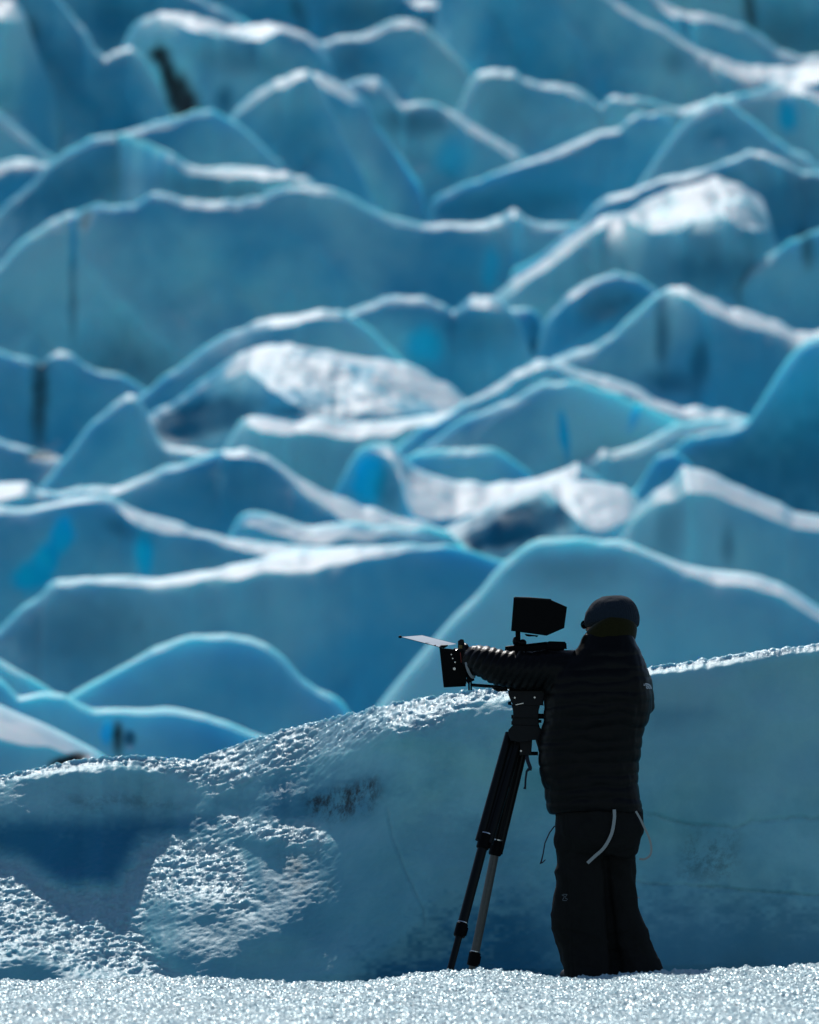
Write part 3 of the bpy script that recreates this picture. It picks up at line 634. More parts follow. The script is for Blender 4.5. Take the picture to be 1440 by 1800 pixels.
# the snow the photographer stands on and the coarse ground round it
gx = np.linspace(-60, 60, 160)[None]
gx = np.sign(gx) * np.abs(gx) ** 1.5 / 60 ** 0.5
gy = np.concatenate([np.linspace(-15, 22, 50), np.linspace(22.3, 33, 90), np.linspace(33.5, 60, 40)])[:, None]
gz = np.interp(gy, [-15, 22, 23.7, 28.4, 29.3, 30.12, 30.35, 31.5, 36, 60], [0.02, 0.04, 0.03, -0.03, -0.02, -0.009, -0.045, -0.13, -0.8, -3.0]) + 0.02 * fbm(gx * 0.6, gy * 0.6, 0, 61, 3) * (np.abs(gy - 30) > 1.2)
out_ = sstep(2.6, 3.4, np.abs(gx)) * (gy < 28.8) * 0.055
GV = np.stack(np.broadcast_arrays(gx, gy, gz + out_), -1).copy()
ones = np.ones(GV.shape[:2])
o = grid_mesh('snow_ground', GV, M_SNOW, attrs={'crust': ones, 'deep': 0 * ones, 'pale': 0 * ones, 'dirt': 0 * ones})
tag(o, 'trodden snow ground under the photographer and the tripod', kind='structure')
# ---------------------------------------------------------------- mesh helpers for made things
DP = 30.0                       # the photographer stands 30 m from the camera
MPX = DP / FPX                  # metres per photograph pixel there
def Q(px, py, dy=0.0):
    return Vector(P(px, py, DP + dy).tolist())

def simple_mat(name, col, rough=0.6, metal=0.0, spec=0.4, noise=None, bump=0.0, bscale=200.0, sheen=0.0, trans=None):
    m, nt, bs = new_mat(name)
    g = NT(nt)
    tc = g.node('ShaderNodeTexCoord').outputs['Object']
    n = g.noise(tc, bscale * 0.25, 4, 0.6)
    c2 = tuple(min(1, c * (1 + (noise or 0.5))) for c in col)
    c1 = tuple(c * (1 - (noise or 0.5) * 0.6) for c in col)
    nt.links.new(g.mix(n, c1, c2), bs.inputs['Base Color'])
    bs.inputs['Roughness'].default_value = rough
    bs.inputs['Metallic'].default_value = metal
    bs.inputs['Specular IOR Level'].default_value = spec
    if sheen:
        bs.inputs['Sheen Weight'].default_value = sheen
        bs.inputs['Sheen Roughness'].default_value = 0.4
    if bump:
        b = g.node('ShaderNodeBump'); b.inputs['Strength'].default_value = bump; b.inputs['Distance'].default_value = 0.002
        nt.links.new(g.noise(tc, bscale, 3, 0.6), b.inputs['Height']); nt.links.new(b.outputs[0], bs.inputs['Normal'])
    return m

M_NYLON = simple_mat('black_down_fabric', (0.0022, 0.0020, 0.0021), 0.42, spec=0.12, bump=0.25, bscale=60)
M_TROUSER = simple_mat('charcoal_shell_fabric', (0.0105, 0.0098, 0.0092), 0.75, spec=0.08, bump=0.3, bscale=90)
M_WOOL = simple_mat('grey_knit_wool', (0.015, 0.021, 0.030), 0.95, spec=0.1, bump=0.8, bscale=420, sheen=0.15)
M_FLEECE = simple_mat('olive_yellow_fleece', (0.016, 0.0135, 0.0035), 0.95, spec=0.1, bump=0.5, bscale=400, sheen=0.2)
M_SKIN = simple_mat('skin', (0.36, 0.20, 0.14), 0.5, noise=0.12, bscale=120)
M_BLACK = simple_mat('matt_black_plastic', (0.0018, 0.0018, 0.0022), 0.5, spec=0.06, bump=0.1)
M_METAL = simple_mat('black_anodised_metal', (0.006, 0.006, 0.007), 0.42, metal=0.2, spec=0.15, bump=0.05)
M_CARBON = simple_mat('carbon_tube', (0.004, 0.004, 0.004), 0.40, spec=0.15, bscale=300)
M_STEEL = simple_mat('bare_steel', (0.45, 0.45, 0.46), 0.25, metal=1.0, noise=0.1)
M_WEB = simple_mat('white_webbing', (0.34, 0.34, 0.33), 0.7, noise=0.1, bump=0.3, bscale=500)
M_PRINT = simple_mat('pale_grey_print', (0.40, 0.40, 0.42), 0.5, noise=0.1)
M_GREYPRINT = simple_mat('dim_grey_print', (0.10, 0.11, 0.12), 0.5, noise=0.1)
M_CORD = simple_mat('navy_cord', (0.012, 0.014, 0.030), 0.7)
M_GLASS = simple_mat('dark_lens', (0.01, 0.01, 0.012), 0.08, spec=0.8)
M_LEATHER = simple_mat('dark_boot_leather', (0.006, 0.005, 0.005), 0.6, bump=0.3)
M_RED = simple_mat('dull_red_anodised', (0.16, 0.02, 0.015), 0.4, metal=0.5)

class MB:
    """collects closed shells and links them as one mesh object"""
    def __init__(s): s.v = []; s.f = []
    def add(s, V, F):
        b = len(s.v); s.v += [tuple(p) for p in V]; s.f += [tuple(i + b for i in f) for f in F]; return s
    def rings(s, rings):
        n = len(rings[0]); V = [p for r in rings for p in r]; F = []
        for k in range(len(rings) - 1):
            for i in range(n):
                j = (i + 1) % n
                F.append((k * n + i, k * n + j, (k + 1) * n + j, (k + 1) * n + i))
        F.append(tuple(range(n))[::-1]); F.append(tuple(range((len(rings) - 1) * n, len(rings) * n)))
        return s.add(V, F)
    def tube(s, pts, rad, n=14, flat=1.0, up=None):
        pts = [Vector(p) for p in pts]
        if not isinstance(rad, (list, tuple)): rad = [rad] * len(pts)
        out = []; ref = Vector(up) if up else None
        for i, p in enumerate(pts):
            t = (pts[min(i + 1, len(pts) - 1)] - pts[max(i - 1, 0)]).normalized()
            if ref is None: ref = Vector((0, 0, 1)) if abs(t.z) < 0.9 else Vector((0, 1, 0))
            a = (ref - t * ref.dot(t)).normalized(); b = t.cross(a); 
            if not up: ref = a
            out.append([p + a * (math.cos(2 * math.pi * k / n) * rad[i]) + b * (math.sin(2 * math.pi * k / n) * rad[i] * flat) for k in range(n)])
        return s.rings(out)
    def prism(s, poly, d0, d1, shrink=0.0, bev=0.003):
        """outline in photograph pixels swept between two depths, edges eased by bev metres"""
        cx = sum(p[0] for p in poly) / len(poly); cy = sum(p[1] for p in poly) / len(poly)
        def ring(d, k):
            out = []
            for x, y in poly:
                vx, vy = x - cx, y - cy; L = math.hypot(vx, vy) or 1
                out.append(Q(x - vx / L * k / MPX, y - vy / L * k / MPX, d))
            return out
        bv = min(bev, abs(d1 - d0) * 0.3)
        return s.rings([ring(d0, bv), ring(d0 + bv, 0), ring(d1 - bv, shrink), ring(d1, bv + shrink)])
    def box(s, c, x, y, z, bev=0.002):
        """centre and three half-extent vectors"""
        c, x, y, z = Vector(c), Vector(x), Vector(y), Vector(z)
        def ring(h, k):
            fx = max(0.05, 1 - k / max(x.length, 1e-6)); fy = max(0.05, 1 - k / max(y.length, 1e-6))
            return [c + z * h + x * sx * fx + y * sy * fy for sx, sy in ((-1, -1), (1, -1), (1, 1), (-1, 1))]
        bz = min(0.4, bev / max(z.length, 1e-6))
        return s.rings([ring(-1, bev), ring(-1 + bz, 0), ring(1 - bz, 0), ring(1, bev)])
    def ball(s, c, r, n=18, m=11, M=None):
        c = Vector(c); r = Vector(r) if hasattr(r, '__len__') else Vector((r, r, r))
        rings = []
        for j in range(m):
            th = math.pi * (j + 0.5) / m
            rings.append([c + ((M or Matrix.Identity(3)) @ Vector((r.x * math.sin(th) * math.cos(2 * math.pi * k / n), r.y * math.sin(th) * math.sin(2 * math.pi * k / n), r.z * math.cos(th)))) for k in range(n)])
        return s.rings(rings)
    def build(s, name, mat, parent=None, smooth=True, sharp=35):
        me = bpy.data.meshes.new(name); me.from_pydata(s.v, [], s.f)
        bm = bmesh.new(); bm.from_mesh(me); bmesh.ops.recalc_face_normals(bm, faces=bm.faces); bm.to_mesh(me); bm.free()
        me.materials.append(mat)
        o = bpy.data.objects.new(name, me)
        if smooth:
            me.polygons.foreach_set('use_smooth', [True] * len(me.polygons))
            me.set_sharp_from_angle(angle=math.radians(sharp))
        if parent is not None:
            # parts keep world shape while sitting under their thing
            inv = world_of(parent).inverted()
            me.transform(inv)
        return link(o, parent)

def world_of(o):
    M = Matrix.Translation(o.location) if o.parent is None else world_of(o.parent) @ Matrix.Translation(o.location)
    return M

def empty(name, loc):
    o = bpy.data.objects.new(name, None); o.location = loc; o.empty_display_size = 0.2
    return link(o)

def remesh(o, voxel, smooth_it=6, fac=0.5):
    """one continuous skin out of the overlapping shells"""
    m = o.modifiers.new('skin', 'REMESH'); m.mode = 'VOXEL'; m.voxel_size = voxel; m.use_smooth_shade = True
    s_ = o.modifiers.new('soft', 'SMOOTH'); s_.factor = fac; s_.iterations = smooth_it
    dg = bpy.context.evaluated_depsgraph_get(); dg.update()
    me = bpy.data.meshes.new_from_object(o.evaluated_get(dg))
    mats = [x for x in o.data.materials]
    o.modifiers.clear(); old = o.data; o.data = me
    if not me.materials:
        for x in mats: me.materials.append(x)
    me.name = o.name
    me.polygons.foreach_set('use_smooth', [True] * len(me.polygons))
    return o

def verts_np(me):
    a = np.empty(len(me.vertices) * 3, np.float32); me.vertices.foreach_get('co', a); return a.reshape(-1, 3).astype(float)
def normals_np(me):
    a = np.empty(len(me.vertices) * 3, np.float32); me.vertices.foreach_get('normal', a); return a.reshape(-1, 3).astype(float)
def set_verts(me, V):
    me.vertices.foreach_set('co', V.reshape(-1).astype(np.float32)); me.update()

def hloft(rows, dy, n=36, pw=2.3, lean=0.0):
    """horizontal body sections: (y_px, left_px, right_px, half_depth_m[, dy]) -> rings"""
    rings = []
    for r in rows:
        y, l, rr, hd = r[:4]; d = dy + (r[4] if len(r) > 4 else 0)
        c = Q((l + rr) / 2, y, d); hw = (rr - l) / 2 * MPX
        ring = []
        for k in range(n):
            t = 2 * math.pi * k / n; cx, sy = math.cos(t), math.sin(t)
            ring.append(c + Vector((hw * math.copysign(abs(cx) ** (2 / pw), cx), hd * math.copysign(abs(sy) ** (2 / pw), sy), -lean * sy)))
        rings.append(ring)
    return rings

# ---------------------------------------------------------------- the photographer
person = empty('person', Q(1062, 1725.5))
tag(person, 'person in black quilted jacket and grey beanie, left arm stretched to the lens', 'person')

TORSO = [(1116,1024,1112,.095,.0),(1124,1020,1117,.105),(1133,1017,1121,.115),(1141,1013,1125,.125),(1152,1002,1130,.135),(1166,985,1134,.145),(1180,970,1139,.155),(1194,961,1144,.165),(1228,957,1147,.175),(1253,955,1144,.175),(1272,954,1138,.172),(1290,951,1132,.165),(1315,947,1128,.16),(1346,947,1122,.155),(1367,951,1122,.155),(1385,957,1123,.155),(1404,959,1126,.158),(1420,961,1130,.160),(1431,966,1131,.155)]
hips = [(1405,968,1126,.14),(1435,974,1132,.145),(1465,972,1134,.150,-.01),(1484,971,1127,.145,-.01),(1505,972,1120,.13)]
legL = [(1470,974,1060,.115),(1500,971,1064,.112),(1539,970,1066,.105),(1594,969,1066,.098,.0),(1634,967,1070,.095,.0),(1661,978,1077,.095,.01),(1700,990,1083,.100),(1722,996,1086,.105,-.01)]
legR = [(1470,1046,1126,.115,.03),(1500,1048,1123,.108,.05),(1539,1054,1119,.100,.08),(1576,1057,1121,.095,.08),(1610,1060,1129,.093,.08),(1634,1062,1139,.095,.08),(1677,1076,1157,.098,.08),(1710,1083,1170,.105,.03),(1722,1086,1174,.105,.03)]
armL = [((1030,1182,.00),.098),((1000,1180,-.01),.098),((960,1178,-.02),.091),((915,1179,-.02),.086),((890,1176,-.01),.083),((868,1170,.01),.079),((848,1162,.04),.071),((834,1159,.07),.062),((824,1158,.09),.050)]
armR = [((1092,1190,.02),.10),((1112,1208,.01),.100),((1117,1238,.04),.092),((1108,1256,.10),.088),((1070,1240,.18),.080),((1030,1215,.25),.070),((1000,1200,.30),.055)]

def inset(rows, k):
    return [(r[0], r[1] + k, r[2] - k, r[3] * 0.8) + tuple(r[4:]) for r in rows]

# body: one continuous skin from head to feet
b = MB()
b.rings(hloft(inset(TORSO, 12), 0)); b.rings(hloft(inset(hips, 20)[:-1], 0.02)); b.rings(hloft([(r[0], r[1] + 24, r[2] - 24, r[3] * .6) + tuple(r[4:]) for r in legL], 0.02)); b.rings(hloft([(r[0], r[1] + 22, r[2] - 22, r[3] * .6) + tuple(r[4:]) for r in legR], 0.02))
b.tube([Q(*p) for p, r in armL], [r * 0.55 for p, r in armL]); b.tube([Q(*p) for p, r in armR], [r * 0.55 for p, r in armR])
HC = Q(1070, 1097, 0.02)                       # middle of the head
fd = Vector((-0.80, 0.60, -0.02)).normalized() # where he looks
sd_v = Vector((0.60, 0.80, 0)).normalized()    # his own right... across the head
up_v = Vector((0, 0, 1))
HM = Matrix((fd, sd_v, up_v)).transposed()
b.ball(HC + up_v * 0.012, (0.098, 0.076, 0.112), M=HM)
b.ball(HC + fd * 0.035 - up_v * 0.055, (0.058, 0.055, 0.062), M=HM)         # jaw
b.ball(HC + fd * 0.078 - up_v * 0.088, (0.022, 0.025, 0.018), M=HM)         # chin
b.tube([HC + fd * 0.088 + up_v * 0.012, HC + fd * 0.112 - up_v * 0.018, HC + fd * 0.118 - up_v * 0.030], [0.010, 0.013, 0.014])  # nose
b.ball(HC + fd * 0.100 - up_v * 0.034, (0.014, 0.018, 0.009), M=HM)
b.ball(HC + fd * 0.094 - up_v * 0.055, (0.012, 0.024, 0.007), M=HM)         # lips
b.ball(HC + fd * 0.090 + up_v * 0.022, (0.012, 0.055, 0.008), M=HM)         # brow
for s_ in (-1, 1):
    b.ball(HC + sd_v * 0.080 * s_ - up_v * 0.008 + fd * -0.005, (0.020, 0.010, 0.032), M=HM)   # ears
    b.ball(HC + fd * 0.066 + sd_v * 0.042 * s_ - up_v * 0.022, (0.026, 0.022, 0.022), M=HM)    # cheeks
b.tube([HC - up_v * 0.04 - fd * 0.02, Q(1068, 1135, 0.0), Q(1068, 1160, 0.0)], [0.058, 0.060, 0.075])
body = b.build('body', M_SKIN, person)
remesh(body, 0.0055, 4)
for s_ in (-1, 1):
    MB().ball(HC + fd * 0.083 + sd_v * 0.031 * s_ + up_v * 0.002, 0.012).build('eye', M_PRINT, person)

# hands in thin black gloves, five fingers closed round what they hold
def hand(wrist, aim, across, curl, size=1.0, mat=M_NYLON, thumb_side=1):
    """palm box and five bent fingers; aim = direction of the fingers, across = towards the little finger, curl = towards the palm side"""
    h = MB()
    aim, across, curl = aim.normalized(), across.normalized(), curl.normalized()
    S = size
    h.tube([wrist - aim * 0.02 * S, wrist + aim * 0.02 * S, wrist + aim * 0.055 * S, wrist + aim * 0.092 * S], [0.028 * S, 0.034 * S, 0.042 * S, 0.040 * S], n=16, flat=0.45, up=across)
    for i, (L, off) in enumerate(((0.070, -0.030), (0.078, -0.010), (0.073, 0.010), (0.058, 0.029))):
        p = wrist + aim * (0.086 - 0.004 * i) * S + across * off * S
        pts = [p - aim * 0.02 * S, p]; d = aim.copy()
        for k, seg in enumerate((0.45, 0.32, 0.23)):
            a = (0.55, 0.75, 0.55)[k]
            d = (d * math.cos(a) + curl * math.sin(a)).normalized() if k == 0 else (d * math.cos(a) + (curl - d * curl.dot(d)).normalized() * math.sin(a)).normalized()
            p = p + d * L * seg * S; pts.append(p.copy())
        h.tube(pts, [0.0105 * S, 0.0105 * S, 0.0098 * S, 0.0088 * S, 0.0072 * S], n=10)
    p = wrist + aim * 0.022 * S - across * 0.026 * S
    h.tube([p, p - across * 0.026 * S + aim * 0.022 * S + curl * 0.008 * S, p - across * 0.034 * S + aim * 0.050 * S + curl * 0.026 * S, p - across * 0.024 * S + aim * 0.066 * S + curl * 0.044 * S], [0.016 * S, 0.0135 * S, 0.0115 * S, 0.009 * S], n=10)
    o = h.build('glove', mat, person)
    return remesh(o, 0.0035, 3)
hand(Q(829, 1158, 0.085), Vector((-0.75, 0.62, 0.10)), Vector((-0.1, 0.1, -1)), Vector((0.45, 0.85, 0.0)))
hand(Q(1003, 1200, 0.29), Vector((-0.85, 0.30, 0.30)), Vector((0.1, 0.1, -1)), Vector((-0.3, 0.9, 0)))

# quilted jacket
j = MB()
j.rings(hloft(TORSO, 0, lean=0.012))
j.tube([Q(*p) for p, r in armL], [r for p, r in armL], n=22)
j.tube([Q(*p) for p, r in armR], [r for p, r in armR], n=22)
j.ball(Q(1098, 1178, -0.01), (0.105, 0.13, 0.075))
j.ball(Q(1030, 1172, -0.01), (0.10, 0.12, 0.085))
# stand-up collar, higher at the nape
j.tube([Q(1067, 1150, 0.0), Q(1067, 1135, -0.005), Q(1067, 1121, -0.012)], [0.128, 0.123, 0.118], n=28, flat=0.92, up=(1, 0, 0))
jacket = j.build('jacket', M_NYLON, person)
remesh(jacket, 0.0075, 5)
me = jacket.data
off0 = np.array(person.location)
V = verts_np(me) + off0; Nn = normals_np(me)
ppx = W0 / 2 + FPX * V[:, 0] / V[:, 1]
ppy = 1725.5 - (V[:, 2] - person.location.z) / MPX
# arm shells run along x left of the shoulder; baffles follow the limb they wrap
onarm = sstep(985, 950, ppx) * sstep(1225, 1205, ppy)
ph_t = (ppy + 0.05 * (ppx - 1050) + 5.0 * vnoise(ppx / 34, ppy / 26, seed=5)) / 21.0
ph_a = (ppx + 0.55 * (ppy - 1170) + 1.5 * vnoise(ppx / 20, ppy / 20, seed=6)) / 13.0
def puff(ph):
    f = ph - np.floor(ph); return np.sqrt(np.clip(np.sin(np.pi * f), 0, 1))
groove = (puff(ph_t) - 0.7) * (1 - onarm) * 0.0050 * (1 + 0.6 * vnoise(V[:, 0] * 9, V[:, 2] * 12, seed=9)) + (puff(ph_a) - 0.7) * onarm * 0.0085
groove *= sstep(1128, 1142, ppy) * 1.0
wr = 0.0035 * fbm(V[:, 0] * 18, V[:, 2] * 9, V[:, 1] * 14, 71, 3)
V = V + Nn * (groove + wr)[:, None]
set_verts(me, V - off0)

# beanie, neck warmer
bn = MB()
prof = [(1046.5,1072,1092),(1048,1061,1101),(1052,1052,1108),(1058,1043,1114),(1066,1036,1119),(1076,1030,1123),(1088,1027,1125),(1098,1027,1124),(1106,1030,1121)]
rows = [(y, l, r, (r - l) / 2 * MPX * 0.92) for y, l, r in prof]
rr = hloft(rows, 0.02, n=48, pw=2.05)
for k, ring in enumerate(rr):       # the rim sits higher at the back of the neck than over the brow
    f = k / (len(rr) - 1)
    for p in ring:
        p.z += f * f * (0.032 * max(0.0, -(p.y - (DP + 0.02))) / 0.12)
bn.rings(rr)
beanie = bn.build('beanie', M_WOOL, person, sharp=80)
sub = beanie.modifiers.new('soft', 'SUBSURF'); sub.levels = sub.render_levels = 2
dg = bpy.context.evaluated_depsgraph_get(); dg.update()
mm = bpy.data.meshes.new_from_object(beanie.evaluated_get(dg)); beanie.modifiers.clear(); beanie.data = mm; mm.name = 'beanie'
V = verts_np(mm) + off0; Nn = normals_np(mm)
ang = np.arctan2(V[:, 1] - HC.y, V[:, 0] - HC.x)
V += Nn * (0.0012 * np.sin(ang * 62) * sstep(1050, 1062, 1725.5 - (V[:, 2] - person.location.z) / MPX) + 0.0012 * vnoise(V[:, 0] * 60, V[:, 1] * 60, V[:, 2] * 60, seed=8))[:, None]
set_verts(mm, V - off0)

nwm = MB()
rows = [(1090,1044,1110,.090),(1092,1032,1116,.104),(1097,1026,1120,.112),(1104,1023,1120,.114),(1112,1021,1119,.114),(1122,1019,1116,.112),(1136,1019,1114,.105)]
rr = hloft(rows, 0.008, n=48, pw=2.1)
for k, ring in enumerate(rr):
    for p in ring:
        q = (p.y - (DP + 0.008)) / 0.11; p.z += -0.034 * (q + 0.35) - 0.050 * max(0, -(p.x - HC.x)) / 0.12
        p.z += 0.0025 * math.sin(k * 2.4 + 3 * math.atan2(p.y - HC.y, p.x - HC.x))
nwm.rings(rr)
nwm.build('neck_warmer', M_FLEECE, person, sharp=80)

# glasses: a lens each side, bridge and arms hooked behind the ears
gl = MB()
for s_ in (-1, 1):
    c = HC + fd * 0.112 + sd_v * 0.034 * s_ + up_v * 0.000
    gl.ball(c, (0.004, 0.028, 0.020), M=HM)
    gl.tube([c + sd_v * 0.026 * s_, HC + fd * 0.09 + sd_v * 0.075 * s_ + up_v * 0.004, HC + sd_v * 0.086 * s_ + up_v * 0.002], 0.0028, n=8)
gl.tube([HC + fd * 0.113 - sd_v * 0.010 + up_v * 0.006, HC + fd * 0.118 + up_v * 0.009, HC + fd * 0.113 + sd_v * 0.010 + up_v * 0.006], 0.0025, n=8)
gl.build('glasses', M_GLASS, person)

# trousers
t = MB()
t.rings(hloft(hips, 0)); t.rings(hloft(legL, 0)); t.rings(hloft(legR, 0))
trousers = t.build('trousers', M_TROUSER, person)
remesh(trousers, 0.0075, 5)
me = trousers.data
V = verts_np(me) + off0; Nn = normals_np(me)
ppx = W0 / 2 + FPX * V[:, 0] / V[:, 1]; ppy = 1725.5 - (V[:, 2] - person.location.z) / MPX
d = 0.010 * fbm(V[:, 0] * 9 + V[:, 2] * 2, V[:, 2] * 4, V[:, 1] * 8, 81, 4) - 0.012 * np.abs(fbm(V[:, 0] * 7 + V[:, 2] * 5, V[:, 2] * 7, V[:, 1] * 5, 83, 2))
# creases under the seat and at the knees, a side seam down the outer leg
for cx, cy, L, tilt, amp in ((1090,1500,60,-0.35,.010),(1095,1512,55,-0.25,.008),(1100,1486,45,-0.5,.007),(1015,1505,60,0.3,.006),(1010,1640,60,0.25,.007),(1100,1640,60,-0.3,.007),(1120,1665,50,-0.6,.006),(1010,1665,50,0.6,.006),(1040,1700,60,0.1,.006)):
    u = (ppx - cx); v = (ppy - cy) - tilt * u
    d -= amp * np.exp(-(v / 3.2) ** 2) * np.exp(-(u / (L * 0.5)) ** 2)
for sx in (992, 1000):
    d -= 0.0035 * np.exp(-((ppx - (sx + 0.03 * (ppy - 1450))) / 1.3) ** 2) * (Nn[:, 1] < 0)
d -= 0.013 * np.exp(-((ppx - (1060 + 0.10 * (ppy - 1480))) / 5.0) ** 2) * (Nn[:, 1] < 0) * sstep(1495, 1520, ppy)
set_verts(me, V + Nn * d[:, None] - off0)

for cx, d0 in ((1040, 0.0), (1128, 0.035)):
    bt = MB()
    bt.tube([Q(cx, 1700, d0), Q(cx, 1712, d0), Q(cx - 1, 1719, d0 + 0.005)], [0.052, 0.055, 0.058], n=18)
    a = Q(cx, 1719.5, d0 - 0.06); f = Vector((-0.45, 0.89, 0))
    bt.tube([a, a + f * 0.06, a + f * 0.16, a + f * 0.24, a + f * 0.27], [0.030, 0.046, 0.044, 0.036, 0.018], n=18, up=(0, 0, 1), flat=1.05)
    bo = bt.build('boot', M_LEATHER, person)
    remesh(bo, 0.006, 3)
    V = verts_np(bo.data); V[:, 2] = np.maximum(V[:, 2], -0.002); set_verts(bo.data, V)

def ribbon(pts, w, name, mat, parent, thick=0.0015):
    """flat strap through pixel points (px, py, dy)"""
    P3 = [Q(*p) for p in pts]
    fine = []
    for i in range(len(P3) - 1):
        p0, p1, p2, p3 = P3[max(i - 1, 0)], P3[i], P3[i + 1], P3[min(i + 2, len(P3) - 1)]
        for k in range(6):
            u = k / 6
            fine.append(0.5 * ((2 * p1) + (p2 - p0) * u + (2 * p0 - 5 * p1 + 4 * p2 - p3) * u * u + (3 * p1 - p0 - 3 * p2 + p3) * u ** 3))
    fine.append(P3[-1])
    rings = []
    for i, p in enumerate(fine):
        tg = (fine[min(i + 1, len(fine) - 1)] - fine[max(i - 1, 0)]).normalized()
        s_ = tg.cross(Vector((0, 1, 0))).normalized(); n_ = s_.cross(tg)
        rings.append([p + s_ * w / 2 + n_ * thick, p - s_ * w / 2 + n_ * thick, p - s_ * w / 2 - n_ * thick, p + s_ * w / 2 - n_ * thick])
    return MB().rings(rings).build(name, mat, parent)
ribbon([(1080,1423,-.168),(1080,1440,-.172),(1075,1466,-.168),(1062,1490,-.160),(1046,1505,-.140),(1033,1517,-.128)], 0.0145, 'webbing_strap', M_WEB, person)
ribbon([(1118,1426,-.13),(1126,1440,-.12),(1133,1455,-.10),(1141,1472,-.08),(1145,1490,-.07),(1143,1503,-.06),(1134,1510,-.05),(1124,1510,-.04)], 0.0095, 'webbing_strap', M_WEB, person)
MB().tube([Q(975,1452,-.03), Q(966,1464,-.05), Q(958,1482,-.06), Q(955,1500,-.06), Q(952,1513,-.06), Q(950,1518,-.06), Q(954,1516,-.065), Q(959,1511,-.065)], [.003,.003,.003,.003,.0038,.0045,.003,.002], n=8).build('drawcord', M_CORD, person)

# the pale emblem on the shoulder: three nested quarter arcs beside a small block of lines
def arc_band(cx, cy, r0, r1, a0, a1, dy, n=9, sx=1.0):
    ring0, ring1 = [], []
    A = [a0 + (a1 - a0) * k / n for k in range(n + 1)]
    poly = [(cx + sx * r1 * math.cos(a), cy - r1 * math.sin(a)) for a in A] + [(cx + sx * r0 * math.cos(a), cy - r0 * math.sin(a)) for a in A[::-1]]
    return poly
def surf_dy(obj, px, py, default=-0.17):
    """depth of the clothing under a pixel, so that prints lie on the cloth"""
    o_ = Vector(cam.location); tgt = Q(px, py, 0)
    dvec = (tgt - o_).normalized()
    hit, loc, nrm, idx = obj.ray_cast(o_ - Vector(person.location), dvec)
    return (loc + Vector(person.location)).y - DP if hit else default
dg = bpy.context.evaluated_depsgraph_get(); dg.update()
def decal(poly_list, obj, mat, name):
    mb = MB()
    for poly in poly_list:
        top = [Q(x, y, surf_dy(obj, x, y) - 0.0035) for x, y in poly]
        bot = [Q(x, y, surf_dy(obj, x, y) + 0.002) for x, y in poly]
        # strips: outline halves face each other
        n = len(poly) // 2
        for i in range(n - 1):
            a, b_, c, d_ = i, i + 1, len(poly) - 2 - i, len(poly) - 1 - i
            mb.add([top[a], top[b_], top[c], top[d_], bot[a], bot[b_], bot[c], bot[d_]], [(0, 1, 2, 3), (7, 6, 5, 4), (0, 4, 5, 1), (1, 5, 6, 2), (2, 6, 7, 3), (3, 7, 4, 0)])
    return mb.build(name, mat, person, smooth=False)
emb = [arc_band(1136, 1211, 1.2, 3.4, math.radians(0), math.radians(95), 0), arc_band(1136, 1211, 4.3, 6.6, math.radians(0), math.radians(98), 0), arc_band(1136, 1211, 7.5, 10.2, math.radians(0), math.radians(100), 0)]
emb += [[(1131.5, 1202 + 2.1 * k), (1134.5, 1202.2 + 2.1 * k), (1134.5, 1203.4 + 2.1 * k), (1131.5, 1203.2 + 2.1 * k)] for k in range(2)]
decal(emb, jacket, M_PRINT, 'shoulder_emblem')
bars = []
for a0 in (45, 135, 225, 315):
    a = math.radians(a0); cx_, cy_ = 993 + 3.6 * math.cos(a), 1577 - 3.6 * math.sin(a)
    ux, uy, vx, vy = 3.0 * math.cos(a + .25), -3.0 * math.sin(a + .25), 0.6 * math.sin(a), 0.6 * math.cos(a)
    bars.append([(cx_ - ux + vx, cy_ - uy + vy), (cx_ + ux + vx, cy_ + uy + vy), (cx_ + ux - vx, cy_ + uy - vy), (cx_ - ux - vx, cy_ - uy - vy)])
for y_ in (1571.5, 1582.5):
    bars.append([(989.5, y_), (996.5, y_), (996.5, y_ + 1.0), (989.5, y_ + 1.0)])
decal(bars, trousers, M_GREYPRINT, 'leg_emblem')
decal([[(1121.0, 1576.5), (1124.5, 1577.5), (1124.0, 1579.5), (1121.0, 1578.5)]], trousers, M_PRINT, 'ankle_tab')
